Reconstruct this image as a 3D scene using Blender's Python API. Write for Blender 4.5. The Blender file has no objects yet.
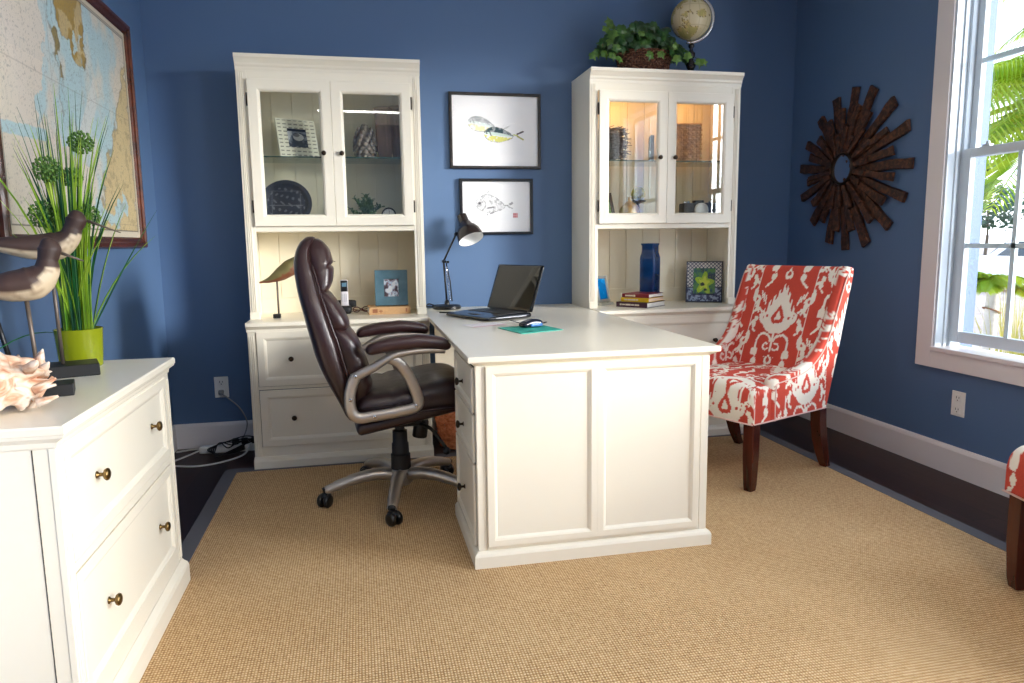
import bpy, bmesh, math, random
import numpy as np
from mathutils import Vector, Matrix
random.seed(7)
PI = math.pi
C = bpy.context.scene.collection
scene = bpy.context.scene
def lin(c):
    return tuple(((x/12.92) if x <= .04045 else ((x+.055)/1.055)**2.4) for x in c)
def srgb(r, g, b):
    return lin((r/255, g/255, b/255)) + (1,)

# ---------------------------------------------------------------- materials
class NT:
    def __init__(s, name):
        s.m = bpy.data.materials.new(name); s.m.use_nodes = True
        s.t = s.m.node_tree; s.n = s.t.nodes; s.l = s.t.links
        s.b = s.n['Principled BSDF']; s.o = s.n['Material Output']
    def node(s, ty, **k):
        n = s.n.new(ty)
        for a, v in k.items():
            if a.startswith('i_'):
                n.inputs[a[2:].replace('_', ' ')].default_value = v
            else: setattr(n, a, v)
        return n
    def link(s, a, b): s.l.new(a, b)
    def coord(s, scale=(1,1,1), rot=(0,0,0), kind='Object'):
        tc = s.node('ShaderNodeTexCoord'); mp = s.node('ShaderNodeMapping')
        mp.inputs['Scale'].default_value = scale; mp.inputs['Rotation'].default_value = rot
        s.link(tc.outputs[kind], mp.inputs['Vector']); return mp.outputs['Vector']
    def ramp(s, fac, stops):
        r = s.node('ShaderNodeValToRGB'); e = r.color_ramp.elements
        while len(e) < len(stops): e.new(.5)
        for q, (p, c) in zip(e, stops): q.position = p; q.color = c
        s.link(fac, r.inputs['Fac']); return r.outputs['Color']
    def bump(s, h, strength=.3, dist=.002):
        b = s.node('ShaderNodeBump'); b.inputs['Strength'].default_value = strength
        b.inputs['Distance'].default_value = dist
        s.link(h, b.inputs['Height']); s.link(b.outputs['Normal'], s.b.inputs['Normal'])
def plain(name, col, rough=.5, metal=0, spec=None, coat=0, bump=None, var=0, sheen=0):
    t = NT(name); t.b.inputs['Base Color'].default_value = col
    t.b.inputs['Roughness'].default_value = rough; t.b.inputs['Metallic'].default_value = metal
    if spec is not None: t.b.inputs['Specular IOR Level'].default_value = spec
    t.b.inputs['Coat Weight'].default_value = coat
    if bump or var:
        v = t.coord()
        nz = t.node('ShaderNodeTexNoise'); nz.inputs['Scale'].default_value = (bump or (60,))[0]
        nz.inputs['Detail'].default_value = 3
        t.link(v, nz.inputs['Vector'])
        if bump: t.bump(nz.outputs['Fac'], bump[1], bump[2] if len(bump) > 2 else .001)
        if var:
            c0 = tuple(x*(1-var) for x in col[:3])+(1,); c1 = tuple(min(1, x*(1+var)) for x in col[:3])+(1,)
            t.link(t.ramp(nz.outputs['Fac'], [(.3, c0), (.7, c1)]), t.b.inputs['Base Color'])
    return t.m
def noisy(name, stops, scale=10, detail=4, rough=.5, stretch=(1,1,1), metal=0, bump=0, rot=(0,0,0), dist=0):
    t = NT(name); v = t.coord(stretch, rot)
    nz = t.node('ShaderNodeTexNoise'); nz.inputs['Scale'].default_value = scale
    nz.inputs['Detail'].default_value = detail; nz.inputs['Distortion'].default_value = dist
    t.link(v, nz.inputs['Vector'])
    t.link(t.ramp(nz.outputs['Fac'], stops), t.b.inputs['Base Color'])
    t.b.inputs['Roughness'].default_value = rough; t.b.inputs['Metallic'].default_value = metal
    if bump: t.bump(nz.outputs['Fac'], bump, .004)
    return t.m
def glassy(name, tint=(1,1,1,1), refl=1.0, ior=1.5, rough=0):
    t = NT(name)
    tr = t.node('ShaderNodeBsdfTransparent'); tr.inputs['Color'].default_value = tint
    gl = t.node('ShaderNodeBsdfGlossy'); gl.inputs['Roughness'].default_value = rough
    fr = t.node('ShaderNodeFresnel'); fr.inputs['IOR'].default_value = ior
    mu = t.node('ShaderNodeMath', operation='MULTIPLY'); mu.inputs[1].default_value = refl
    mx = t.node('ShaderNodeMixShader')
    ge = t.node('ShaderNodeNewGeometry'); mr = t.node('ShaderNodeMapRange')
    mr.inputs['To Min'].default_value = ior; mr.inputs['To Max'].default_value = 1/ior
    t.link(ge.outputs['Backfacing'], mr.inputs['Value']); t.link(mr.outputs[0], fr.inputs['IOR'])
    t.link(fr.outputs[0], mu.inputs[0]); t.link(mu.outputs[0], mx.inputs[0])
    t.link(tr.outputs[0], mx.inputs[1]); t.link(gl.outputs[0], mx.inputs[2])
    t.link(mx.outputs[0], t.o.inputs['Surface']); return t.m
def attr_mat(name, rough=.6, bump=None, spec=.5):
    t = NT(name); a = t.node('ShaderNodeAttribute'); a.attribute_name = 'paint'
    t.link(a.outputs['Color'], t.b.inputs['Base Color'])
    t.b.inputs['Roughness'].default_value = rough; t.b.inputs['Specular IOR Level'].default_value = spec
    if bump:
        v = t.coord(); nz = t.node('ShaderNodeTexNoise'); nz.inputs['Scale'].default_value = bump[0]
        t.link(v, nz.inputs['Vector']); t.bump(nz.outputs['Fac'], bump[1], .001)
    return t.m
def emit(name, col, strength):
    t = NT(name); t.b.inputs['Base Color'].default_value = col
    t.b.inputs['Emission Color'].default_value = col; t.b.inputs['Emission Strength'].default_value = strength
    return t.m

M_wall = plain('blue_wall_paint', srgb(84, 112, 150), .55, bump=(180, .12))
M_ceil = plain('ceiling_paint', srgb(235, 235, 232), .8)
M_trim = plain('trim_white_paint', srgb(232, 226, 226), .35, bump=(40, .03))
M_cream = plain('cream_lacquer', srgb(240, 233, 216), .28, bump=(30, .04))
M_creamin = plain('cream_beadboard_paint', srgb(236, 226, 200), .45)
M_gap = plain('dark_gap', srgb(60, 55, 48), .8)
M_brass = plain('antique_brass', srgb(120, 98, 62), .3, 1, var=.25, bump=(90, .05))
M_bronze = plain('dark_bronze', srgb(58, 48, 40), .35, .9)
M_black = plain('black_enamel', srgb(14, 14, 16), .3)
M_blackmatte = plain('black_plastic', srgb(18, 18, 20), .5, bump=(300, .1))
M_silver = plain('champagne_metal', srgb(186, 178, 170), .38, .8)
M_steel = plain('steel', srgb(190, 190, 195), .2, 1)
M_leather = NT('brown_leather')
M_leather.b.inputs['Base Color'].default_value = srgb(44, 24, 25)
M_leather.b.inputs['Roughness'].default_value = .3; M_leather.b.inputs['Coat Weight'].default_value = .15
_v = M_leather.coord(); _n = M_leather.node('ShaderNodeTexVoronoi'); _n.inputs['Scale'].default_value = 260
_n2 = M_leather.node('ShaderNodeTexNoise'); _n2.inputs['Scale'].default_value = 14; _n2.inputs['Detail'].default_value = 2
_a = M_leather.node('ShaderNodeMath', operation='MULTIPLY_ADD'); _a.inputs[1].default_value = 6
M_leather.link(_v, _n.inputs['Vector']); M_leather.link(_v, _n2.inputs['Vector'])
M_leather.link(_n2.outputs['Fac'], _a.inputs[0]); M_leather.link(_n.outputs['Distance'], _a.inputs[2])
M_leather.bump(_a.outputs[0], .35, .0015); M_leather = M_leather.m
M_mahog = noisy('mahogany_stain', [(.3, srgb(52, 18, 12)), (.7, srgb(96, 38, 22))], 14, 5, .22, (1, 1, .12))
M_frame = noisy('map_frame_wood', [(.3, srgb(52, 24, 14)), (.7, srgb(98, 48, 27))], 22, 5, .25, (1, .1, 1))
M_darkframe = noisy('distressed_black_frame', [(.35, srgb(18, 15, 14)), (.62, srgb(34, 26, 20)), (.8, srgb(96, 70, 40))], 60, 5, .4)
M_slat = noisy('reclaimed_dark_wood', [(.25, srgb(16, 9, 7)), (.48, srgb(56, 30, 20)), (.72, srgb(112, 68, 42))], 44, 6, .5, (1, 1, 1), bump=.5, dist=.6)
M_mirror = plain('mirror_glass', (.9, .9, .92, 1), .02, 1)
M_glass = glassy('clear_glass', (.97, .985, .97, 1), 1.5)
M_shelfglass = glassy('shelf_glass', (.86, .95, .9, 1), 1.2)
M_shelfedge = plain('shelf_glass_edge', srgb(52, 84, 72), .1)
M_winglass = glassy('window_glass', (.98, .99, 1, 1), .8)
M_paper = attr_mat('printed_paper', .6)
M_mapmat = attr_mat('map_print', .5)
M_ikat = attr_mat('ikat_cloth', .85, (700, .35), .25)
M_vinyl = plain('window_vinyl', srgb(200, 210, 218), .35)
M_lime = plain('lime_glazed_ceramic', srgb(150, 160, 30), .12)
M_grass = noisy('blade_green', [(.3, srgb(84, 140, 24)), (.5, srgb(150, 192, 40)), (.7, srgb(202, 222, 84))], 9, 2, .4)
M_grassd = noisy('blade_dark_green', [(.3, srgb(10, 66, 36)), (.7, srgb(34, 110, 50))], 9, 2, .4)
M_allium = noisy('allium_green', [(.3, srgb(52, 92, 28)), (.7, srgb(120, 160, 74))], 60, 2, .6)
M_ivy = noisy('ivy_leaf', [(.3, srgb(14, 40, 16)), (.55, srgb(30, 74, 30)), (.8, srgb(86, 130, 50))], 12, 2, .35)
M_ivyl = noisy('ivy_leaf_light', [(.3, srgb(44, 84, 30)), (.7, srgb(112, 150, 60))], 12, 2, .35)
M_succ = noisy('succulent_green', [(.3, srgb(40, 70, 36)), (.7, srgb(104, 130, 84))], 30, 2, .5)

def t_floor():
    t = NT('espresso_planks'); v = t.coord((1, 1, 1), (0, 0, PI/2))
    br = t.node('ShaderNodeTexBrick'); br.inputs['Scale'].default_value = 1
    br.inputs['Brick Width'].default_value = 1.3; br.inputs['Row Height'].default_value = .12
    br.inputs['Mortar Size'].default_value = .0018; br.inputs['Color1'].default_value = srgb(36, 21, 20)
    br.inputs['Color2'].default_value = srgb(52, 31, 27); br.inputs['Mortar'].default_value = srgb(10, 6, 6)
    v2 = t.coord((14, .8, 1)); nz = t.node('ShaderNodeTexNoise'); nz.inputs['Scale'].default_value = 5
    nz.inputs['Detail'].default_value = 5
    mx = t.node('ShaderNodeMixRGB', blend_type='OVERLAY'); mx.inputs['Fac'].default_value = .5
    t.link(v, br.inputs['Vector']); t.link(v2, nz.inputs['Vector'])
    t.link(br.outputs['Color'], mx.inputs['Color1']); t.link(nz.outputs['Fac'], mx.inputs['Color2'])
    t.link(mx.outputs[0], t.b.inputs['Base Color']); t.b.inputs['Roughness'].default_value = .42; t.b.inputs['Specular IOR Level'].default_value = .3
    t.bump(nz.outputs['Fac'], .08, .002); return t.m
M_floor = t_floor()
def t_sisal():
    t = NT('sisal_weave'); v = t.coord()
    sx = t.node('ShaderNodeSeparateXYZ'); t.link(v, sx.inputs[0])
    def m(op, a, b=None, c=None):
        n = t.node('ShaderNodeMath', operation=op)
        for i, q in enumerate((a, b, c)):
            if q is None: continue
            if isinstance(q, (int, float)): n.inputs[i].default_value = q
            else: t.link(q, n.inputs[i])
        return n.outputs[0]
    nz = t.node('ShaderNodeTexNoise'); nz.inputs['Scale'].default_value = 60; t.link(v, nz.inputs['Vector'])
    wob = m('MULTIPLY', nz.outputs['Fac'], 1.6)
    a = m('SINE', m('ADD', m('MULTIPLY', sx.outputs['X'], 2*PI/.0086), wob))
    b = m('SINE', m('ADD', m('MULTIPLY', sx.outputs['Y'], 2*PI/.0110), wob))
    a2 = m('MULTIPLY_ADD', a, .5, .5); b2 = m('MULTIPLY_ADD', b, .5, .5)
    h = m('MULTIPLY', m('POWER', a2, .6), m('POWER', b2, .7))
    n2 = t.node('ShaderNodeTexNoise'); n2.inputs['Scale'].default_value = 95; n2.inputs['Detail'].default_value = 2; t.link(v, n2.inputs['Vector'])
    n3 = t.node('ShaderNodeTexNoise'); n3.inputs['Scale'].default_value = 2.2; t.link(v, n3.inputs['Vector'])
    f = m('ADD', m('MULTIPLY_ADD', h, .55, -.02), m('MULTIPLY_ADD', n2.outputs['Fac'], .55, m('MULTIPLY', n3.outputs['Fac'], .14)))
    col = t.ramp(f, [(.12, srgb(112, 80, 48)), (.40, srgb(182, 144, 100)), (.66, srgb(214, 182, 138)), (1, srgb(238, 216, 180))])
    t.link(col, t.b.inputs['Base Color']); t.b.inputs['Roughness'].default_value = .95
    t.b.inputs['Specular IOR Level'].default_value = .1
    t.bump(h, .6, .004); return t.m
M_sisal = t_sisal()
M_rugedge = plain('rug_binding', srgb(92, 92, 98), .8, bump=(500, .3))

# ---------------------------------------------------------------- geometry
class G:
    """A growing mesh: vertices + faces."""
    def __init__(s): s.v = []; s.f = []
    def add(s, vs, fs):
        k = len(s.v); s.v += [tuple(p) for p in vs]; s.f += [tuple(i+k for i in f) for f in fs]; return s
    def box(s, x0, x1, y0, y1, z0, z1, T=None):
        vs = [(x, y, z) for z in (z0, z1) for y in (y0, y1) for x in (x0, x1)]
        if T: vs = [tuple(T @ Vector(p)) for p in vs]
        return s.add(vs, [(0,2,3,1), (4,5,7,6), (0,1,5,4), (2,6,7,3), (0,4,6,2), (1,3,7,5)])
    def prism(s, poly, a, b, T):
        """poly in (u,v), extruded w from a to b; T maps (u,v,w) to a point"""
        n = len(poly); vs = [T(u, v, a) for u, v in poly]+[T(u, v, b) for u, v in poly]
        fs = [tuple(range(n)), tuple(range(2*n-1, n-1, -1))]+[(i, (i+1) % n, n+(i+1) % n, n+i) for i in range(n)]
        return s.add(vs, fs)
    def lathe(s, prof, n=24, o=(0,0,0), T=None):
        vs = []; m = len(prof)
        for r, z in prof:
            for k in range(n):
                a = 2*PI*k/n; p = Vector((r*math.cos(a), r*math.sin(a), z))
                if T: p = T @ p
                vs.append((p[0]+o[0], p[1]+o[1], p[2]+o[2]))
        fs = [(i*n+k, i*n+(k+1) % n, (i+1)*n+(k+1) % n, (i+1)*n+k) for i in range(m-1) for k in range(n)]
        fs += [tuple(range(n))[::-1], tuple((m-1)*n+k for k in range(n))]
        return s.add(vs, fs)
    def tube(s, pts, r, n=8, up=None, b=None, cap=True):
        """r radius (number or list); b second half-axis; section (r along side, b along 'up')"""
        pts = [Vector(p) for p in pts]; m = len(pts); R = r if isinstance(r, (list, tuple)) else [r]*m
        B = R if b is None else (b if isinstance(b, (list, tuple)) else [b]*m)
        vs = []; prev = None
        for i, p in enumerate(pts):
            d = (pts[min(i+1, m-1)]-pts[max(i-1, 0)])
            d = d.normalized() if d.length > 1e-9 else Vector((0,0,1))
            if up is not None: u = Vector(up)
            elif prev is not None: u = prev
            else: u = Vector((0,0,1)) if abs(d.z) < .9 else Vector((1,0,0))
            u = (u-d*u.dot(d))
            u = u.normalized() if u.length > 1e-6 else d.orthogonal().normalized()
            prev = u; w = d.cross(u)
            for k in range(n):
                a = 2*PI*k/n; vs.append(tuple(p+w*(R[i]*math.cos(a))+u*(B[i]*math.sin(a))))
        fs = [(i*n+k, i*n+(k+1) % n, (i+1)*n+(k+1) % n, (i+1)*n+k) for i in range(m-1) for k in range(n)]
        if cap: fs += [tuple(range(n))[::-1], tuple((m-1)*n+k for k in range(n))]
        return s.add(vs, fs)
    def grid(s, fn, nu, nv, wrap=False):
        vs = [fn(i/(nu if wrap else nu-1), j/(nv-1)) for j in range(nv) for i in range(nu)]
        q = nu if wrap else nu-1
        return s.add(vs, [(j*nu+i, j*nu+(i+1) % nu, (j+1)*nu+(i+1) % nu, (j+1)*nu+i) for j in range(nv-1) for i in range(q)])
    def ball(s, c, r, nu=16, nv=10, T=None):
        rr = r if isinstance(r, (tuple, list)) else (r, r, r)
        vs = []
        for j in range(1, nv):
            for i in range(nu):
                t = PI*j/nv; a = 2*PI*i/nu
                p = Vector((rr[0]*math.sin(t)*math.cos(a), rr[1]*math.sin(t)*math.sin(a), rr[2]*math.cos(t)))
                if T: p = T @ p
                vs.append((p[0]+c[0], p[1]+c[1], p[2]+c[2]))
        p1 = Vector((0, 0, rr[2])); p2 = -p1
        if T: p1 = T @ p1; p2 = T @ p2
        k = len(vs); vs += [(p1[0]+c[0], p1[1]+c[1], p1[2]+c[2]), (p2[0]+c[0], p2[1]+c[1], p2[2]+c[2])]
        fs = [(j*nu+i, (j+1)*nu+i, (j+1)*nu+(i+1) % nu, j*nu+(i+1) % nu) for j in range(nv-2) for i in range(nu)]
        fs += [(k, i, (i+1) % nu) for i in range(nu)]+[(k+1, (nv-2)*nu+(i+1) % nu, (nv-2)*nu+i) for i in range(nu)]
        return s.add(vs, fs)
    def loft(s, rows, n=28, e=3.0, axis='z'):
        """rows: (t, a0, a1, hw) superellipse sections; axis z: t=z, a along x, hw along y"""
        vs = []
        for t, a0, a1, hw in rows:
            c = (a0+a1)/2; h = (a1-a0)/2
            for k in range(n):
                q = 2*PI*k/n; cx, sx = math.cos(q), math.sin(q)
                u = c+h*math.copysign(abs(cx)**(2/e), cx); w = hw*math.copysign(abs(sx)**(2/e), sx)
                vs.append((u, w, t) if axis == 'z' else ((t, w, u) if axis == 'x' else (w, t, u)))
        m = len(rows)
        fs = [(i*n+k, i*n+(k+1) % n, (i+1)*n+(k+1) % n, (i+1)*n+k) for i in range(m-1) for k in range(n)]
        fs += [tuple(range(n))[::-1], tuple((m-1)*n+k for k in range(n))]
        return s.add(vs, fs)
    def rbox(s, sx, sy, sz, r, n=10, fn=None, e=None):
        """rounded box centred at 0 with dense faces, each vertex passed through fn"""
        def mp(p):
            q = [max(-h+r, min(h-r, c*h)) for c, h in zip(p, (sx/2, sy/2, sz/2))]
            d = Vector([c*h-qq for c, h, qq in zip(p, (sx/2, sy/2, sz/2), q)])
            if d.length > 1e-9: d = d.normalized()*r
            o = (q[0]+d[0], q[1]+d[1], q[2]+d[2]); return fn(*o) if fn else o
        idx = {}; vs = []; fs = []
        def w(t): return math.copysign(1-(1-abs(t))**1.5, t)
        def vid(p):
            k = tuple(round(c, 5) for c in p)
            if k not in idx: idx[k] = len(vs); vs.append(mp(k))
            return idx[k]
        L = [w(-1+2*i/n) for i in range(n+1)]
        for ax in range(3):
            for sg in (-1, 1):
                for i in range(n):
                    for j in range(n):
                        c = []
                        for a, b in ((i, j), (i+1, j), (i+1, j+1), (i, j+1)):
                            p = [0, 0, 0]; p[ax] = sg; p[(ax+1) % 3] = L[a]; p[(ax+2) % 3] = L[b]; c.append(vid(p))
                        fs.append(tuple(c) if sg > 0 else tuple(c[::-1]))
        return s.add(vs, fs)

def obj(name, g, mat, parent=None, smooth=False, bevel=0, seg=2, sub=0, solid=0):
    me = bpy.data.meshes.new(name)
    me.from_pydata(g.v, [], g.f); me.validate()
    bm = bmesh.new(); bm.from_mesh(me); bmesh.ops.recalc_face_normals(bm, faces=bm.faces); bm.to_mesh(me); bm.free()
    o = bpy.data.objects.new(name, me); C.objects.link(o)
    me.materials.append(mat)
    if parent is not None: o.parent = parent
    if smooth:
        me.polygons.foreach_set('use_smooth', [True]*len(me.polygons))
        if smooth == 'auto':
            try: me.set_sharp_from_angle(angle=math.radians(40))
            except Exception: pass
    if solid:
        q = o.modifiers.new('s', 'SOLIDIFY'); q.thickness = solid; q.offset = 0
    if bevel:
        b = o.modifiers.new('b', 'BEVEL'); b.width = bevel; b.segments = seg; b.limit_method = 'ANGLE'; b.angle_limit = math.radians(35)
        b.harden_normals = True
        if not smooth: me.polygons.foreach_set('use_smooth', [True]*len(me.polygons))
    if sub:
        q = o.modifiers.new('d', 'SUBSURF'); q.levels = sub; q.render_levels = sub
    return o
def tag(o, label, cat, group=None, kind=None):
    if label: o['label'] = label
    if cat: o['category'] = cat
    if group: o['group'] = group
    if kind: o['kind'] = kind
    return o
def thing(name, label, cat, loc=(0,0,0), rz=0, group=None, kind=None):
    o = bpy.data.objects.new(name, None); C.objects.link(o)
    o.empty_display_size = .05; o.location = loc; o.rotation_euler = (0, 0, rz)
    return tag(o, label, cat, group, kind)
def struct(o): o['kind'] = 'structure'; return o
def copy_tree(o, parent=None):
    c = o.copy(); C.objects.link(c)
    if parent is not None: c.parent = parent
    for ch in list(o.children): copy_tree(ch, c)
    return c
def framed(g, T, u0, u1, v0, v1, t, rail, rec, mould=.01, opening=False, back=0.0, lip=.004):
    """frame with a moulded inner edge round a recessed panel (or an opening). T(u,v,n); n grows to the viewer; front at n=t"""
    def ring(d, n): return [T(u0+d, v0+d, n), T(u1-d, v0+d, n), T(u1-d, v1-d, n), T(u0+d, v1-d, n)]
    L = [ring(0, back), ring(0, t-.0015), ring(.0015, t), ring(rail-mould, t), ring(rail-mould, t-lip*.4), ring(rail-mould*.5, t-lip), ring(rail, t-rec)]
    if opening: L.append(ring(rail, back))
    vs = [p for r in L for p in r]; fs = []
    for i in range(len(L)-1):
        for k in range(4): fs.append((4*i+k, 4*i+(k+1) % 4, 4*(i+1)+(k+1) % 4, 4*(i+1)+k))
    n = 4*(len(L)-1)
    if opening: fs += [(n+k, n+(k+1) % 4, (k+1) % 4, k) for k in range(4)]
    else: fs += [(n, n+1, n+2, n+3), (3, 2, 1, 0)]
    return g.add(vs, fs)
def vnoise(x, y, s=0):
    x = np.asarray(x, float); y = np.asarray(y, float); xi = np.floor(x); yi = np.floor(y); fx = x-xi; fy = y-yi
    fx = fx*fx*(3-2*fx); fy = fy*fy*(3-2*fy)
    def h(a, b):
        q = np.sin(a*127.1+b*311.7+s*74.7)*43758.5453; return q-np.floor(q)
    return (h(xi, yi)*(1-fx)+h(xi+1, yi)*fx)*(1-fy)+(h(xi, yi+1)*(1-fx)+h(xi+1, yi+1)*fx)*fy
def fbm(x, y, s=0, o=4):
    r = 0; a = .5; t = 0
    for k in range(o): r = r+a*vnoise(x*2**k, y*2**k, s+k); t += a; a *= .5
    return r/t
def inpoly(x, y, P):
    r = np.zeros(np.shape(x), bool); n = len(P)
    for i in range(n):
        x0, y0 = P[i]; x1, y1 = P[(i+1) % n]
        if y0 == y1: continue
        c = ((y0 > y) != (y1 > y)) & (x < (x1-x0)*(y-y0)/(y1-y0)+x0)
        r ^= c
    return r
def seg(x, y, a, b):
    ax, ay = a; bx, by = b; dx, dy = bx-ax, by-ay; L = dx*dx+dy*dy+1e-12
    t = np.clip(((x-ax)*dx+(y-ay)*dy)/L, 0, 1); return np.hypot(x-ax-t*dx, y-ay-t*dy)
def col(*c): return np.array(lin((c[0]/255, c[1]/255, c[2]/255)))
def paint(o, fn):
    """colour attribute from fn(xyz array) -> rgb (linear)"""
    me = o.data; n = len(me.vertices); a = np.empty(n*3); me.vertices.foreach_get('co', a); a = a.reshape(-1, 3)
    rgb = fn(a); at = me.color_attributes.new('paint', 'FLOAT_COLOR', 'POINT')
    out = np.ones((n, 4)); out[:, :3] = rgb; at.data.foreach_set('color', out.ravel()); return o
def sheet(name, w, h, res, T, fn, mat, parent=None):
    """flat printed sheet: T(u,v) -> point, u 0..w, v 0..h, painted by fn(u,v)"""
    nu = max(2, int(w/res)+1); nv = max(2, int(h/res)+1)
    g = G().grid(lambda a, b: T(a*w, b*h), nu, nv)
    o = obj(name, g, mat, parent)
    U, V = np.meshgrid(np.linspace(0, w, nu), np.linspace(0, h, nv))
    rgb = fn(U.ravel(), V.ravel()); at = o.data.color_attributes.new('paint', 'FLOAT_COLOR', 'POINT')
    out = np.ones((nu*nv, 4)); out[:, :3] = rgb; at.data.foreach_set('color', out.ravel()); return o
def mixc(base, mask, c):
    m = np.clip(np.asarray(mask, float), 0, 1)[:, None]; return base*(1-m)+np.asarray(c)*m
def catmull(P, n=8):
    P = [Vector(p) for p in P]; out = []
    for i in range(len(P)-1):
        a, b, c, d = P[max(i-1, 0)], P[i], P[i+1], P[min(i+2, len(P)-1)]
        for k in range(n):
            t = k/n; out.append(.5*((2*b)+(-a+c)*t+(2*a-5*b+4*c-d)*t*t+(-a+3*b-3*c+d)*t**3))
    out.append(P[-1]); return out
FILL, LAMP2, SKY, EXPO, DAYBOOST, SUN = 5, 0, 2.0, 0.78, 110, 4.2
# ================================================================ the room
XL, XR, H = -1.069, 2.778, .762
YB, ZC = -6.6, 2.75
RZ = .0025                                  # top of the rug
struct(obj('floor', G().box(XL-.1, XR+.12, YB-.1, .1, -.12, 0), M_floor))
struct(obj('ceiling', G().box(XL-.1, XR+.12, YB-.1, .1, ZC, ZC+.1), M_ceil))
struct(obj('wall_back', G().box(XL-.1, XR+.12, 0, .1, 0, ZC), M_wall))
struct(obj('wall_left', G().box(XL-.1, XL, YB, 0, 0, ZC), M_wall))
# right wall with window openings
WIN = [(-2.20, -1.285), (-3.72, -2.50), (-6.35, -5.15)]; WZ0, WZ1 = .605, 2.42
g = G(); g.box(XR, XR+.12, YB, 0, 0, WZ0); g.box(XR, XR+.12, YB, 0, WZ1, ZC)
ys = [0]+[c for a, b in WIN for c in (b, a)]+[YB]
for i in range(0, len(ys), 2): g.box(XR, XR+.12, ys[i+1], ys[i], WZ0, WZ1)
struct(obj('wall_right', g, M_wall))
struct(obj('wall_rear', G().box(XL-.1, XR+.12, YB-.1, YB, 0, ZC), M_wall))
def base_prof(h): return [(0, 0), (.016, 0), (.016, h-.02), (.012, h-.008), (.006, h), (0, h)]
struct(obj('baseboard_back', G().prism(base_prof(.142), XL, XR, lambda u, v, w: (w, -u, v)), M_trim, smooth=False))
struct(obj('baseboard_right', G().prism(base_prof(.142), YB, 0, lambda u, v, w: (XR-u, w, v)), M_trim))
struct(obj('baseboard_left', G().prism(base_prof(.142), YB, 0, lambda u, v, w: (XL+u, w, v)), M_trim))

def window(name, a, b, detailed=True):
    root = bpy.data.objects.new(name, None); C.objects.link(root); root.location = (XR, b, WZ0); struct(root)
    w = b-a; h = WZ1-WZ0                      # local: x outward, y 0..-w, z 0..h
    cw = .10
    g = G()                                    # casing: flat boards with a back band
    for y0, y1, z0, z1 in ((0, cw, -cw, h+cw), (-w-cw, -w, -cw, h+cw), (-w, 0, h, h+cw), (-w, 0, -cw, -.018)):
        g.box(-.02, 0, y0, y1, z0, z1)
    obj('casing', g, M_trim, root, bevel=.002)
    g = G()
    for y0, y1 in ((-.012, 0), (-w, -w+.012)): g.box(-.012, .11, y0, y1, 0, h)
    g.box(-.012, .11, -w, 0, h-.012, h)
    g.box(.03, .045, -.02, -.012, 0, h); g.box(.062, .12, -.026, -.012, 0, h)
    g.box(.03, .045, -w+.012, -w+.02, 0, h); g.box(.062, .12, -w+.012, -w+.026, 0, h)
    obj('jamb', g, M_vinyl, root, bevel=.0015)
    obj('sill', G().box(-.028, .13, -w-.005, .005, -.018, .004), M_trim, root, bevel=.004)
    mid = 1.535-WZ0
    def sash(nm, x0, x1, z0, z1, st, rb, rt):
        s = obj(nm, G().box(x0, x1, -.026-st, -.026, z0, z1).box(x0, x1, -w+.026, -w+.026+st, z0, z1)
                .box(x0, x1, -w+.026+st, -.026-st, z0, z0+rb).box(x0, x1, -w+.026+st, -.026-st, z1-rt, z1), M_vinyl, root, bevel=.003)
        gy0, gy1 = -w+.026+st, -.026-st; xm = (x0+x1)/2
        obj('pane', G().box(xm-.0015, xm+.0015, gy0, gy1, z0+rb, z1-rt), M_winglass, s)
        n = 3; g = G()
        for k in range(1, n):
            y = gy1+(gy0-gy1)*k/n; g.box(xm-.008, xm+.008, y-.011, y+.011, z0+rb, z1-rt)
        zc = (z0+rb+z1-rt)/2; g.box(xm-.008, xm+.008, gy0, gy1, zc-.011, zc+.011)
        obj('muntin', g, M_muntin, s)
        return s
    sash('sash', .06, .09, .028, mid+.02, .045, .055, .04)
    sash('sash', .092, .12, mid-.02, h-.02, .035, .04, .045)
    l = obj('sash_lock', G().box(.06, .085, -.17, -.13, mid+.02, mid+.03).lathe([(.009, 0), (.009, .012), (.006, .016)], 12, (.072, -.15, mid+.03)), M_vinyl, root, bevel=.002)
    ex = G().box(.12, .22, -.0, .10, -.1, h+.1).box(.12, .22, -w-.10, -w, -.1, h+.1)
    obj('outer_trim', ex, M_outtrim, root)
    return root
M_muntin = plain('muntin_blue_white', srgb(206, 228, 236), .35)
M_outtrim = plain('exterior_trim_paint', srgb(92, 112, 152), .6)
for i, (a, b) in enumerate(WIN): window('window_%d' % (i+1), a, b)
# ---------------------------------------------------------------- outlets, cables
def outlet(loc, rz, label):
    t = thing('wall_outlet', label, 'outlet', loc, rz, None)
    obj('cover_plate', G().box(-.038, .038, -.006, 0, -.06, .06), M_outlet, t, bevel=.002)
    for z in (-.028, .028):
        s = obj('socket', G().rbox(.034, .004, .036, .0018, 4, lambda x, y, zz: (x, y-.007, zz+z)), M_outlet, t, smooth=True)
        g = G()
        g.box(-.009, -.006, -.0095, -.006, z-.002, z+.008); g.box(.006, .009, -.0095, -.006, z-.001, z+.007)
        g.lathe([(.003, 0), (.003, .003)], 8, T=Matrix.Translation((0, -.0065, z-.010)) @ Matrix.Rotation(PI/2, 4, 'X'))
        obj('slots', g, M_blackmatte, s)
    return t
M_outlet = plain('outlet_plastic', srgb(238, 236, 232), .3)
outlet((-.797, 0, .346), 0, 'white wall outlet with a grey plug, beside the cabinet that stands behind the office chair')
outlet((XR, -1.455, .353), -PI/2, 'white empty wall outlet below the tall window')
M_cablew = plain('white_cable', srgb(205, 203, 200), .4); M_cableg = plain('grey_cable', srgb(150, 148, 146), .4)
t = thing('appliance_cord', 'grey cord plugged into the outlet and looping down to the floor', 'cord', (-.797, -.01, .33))
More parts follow.
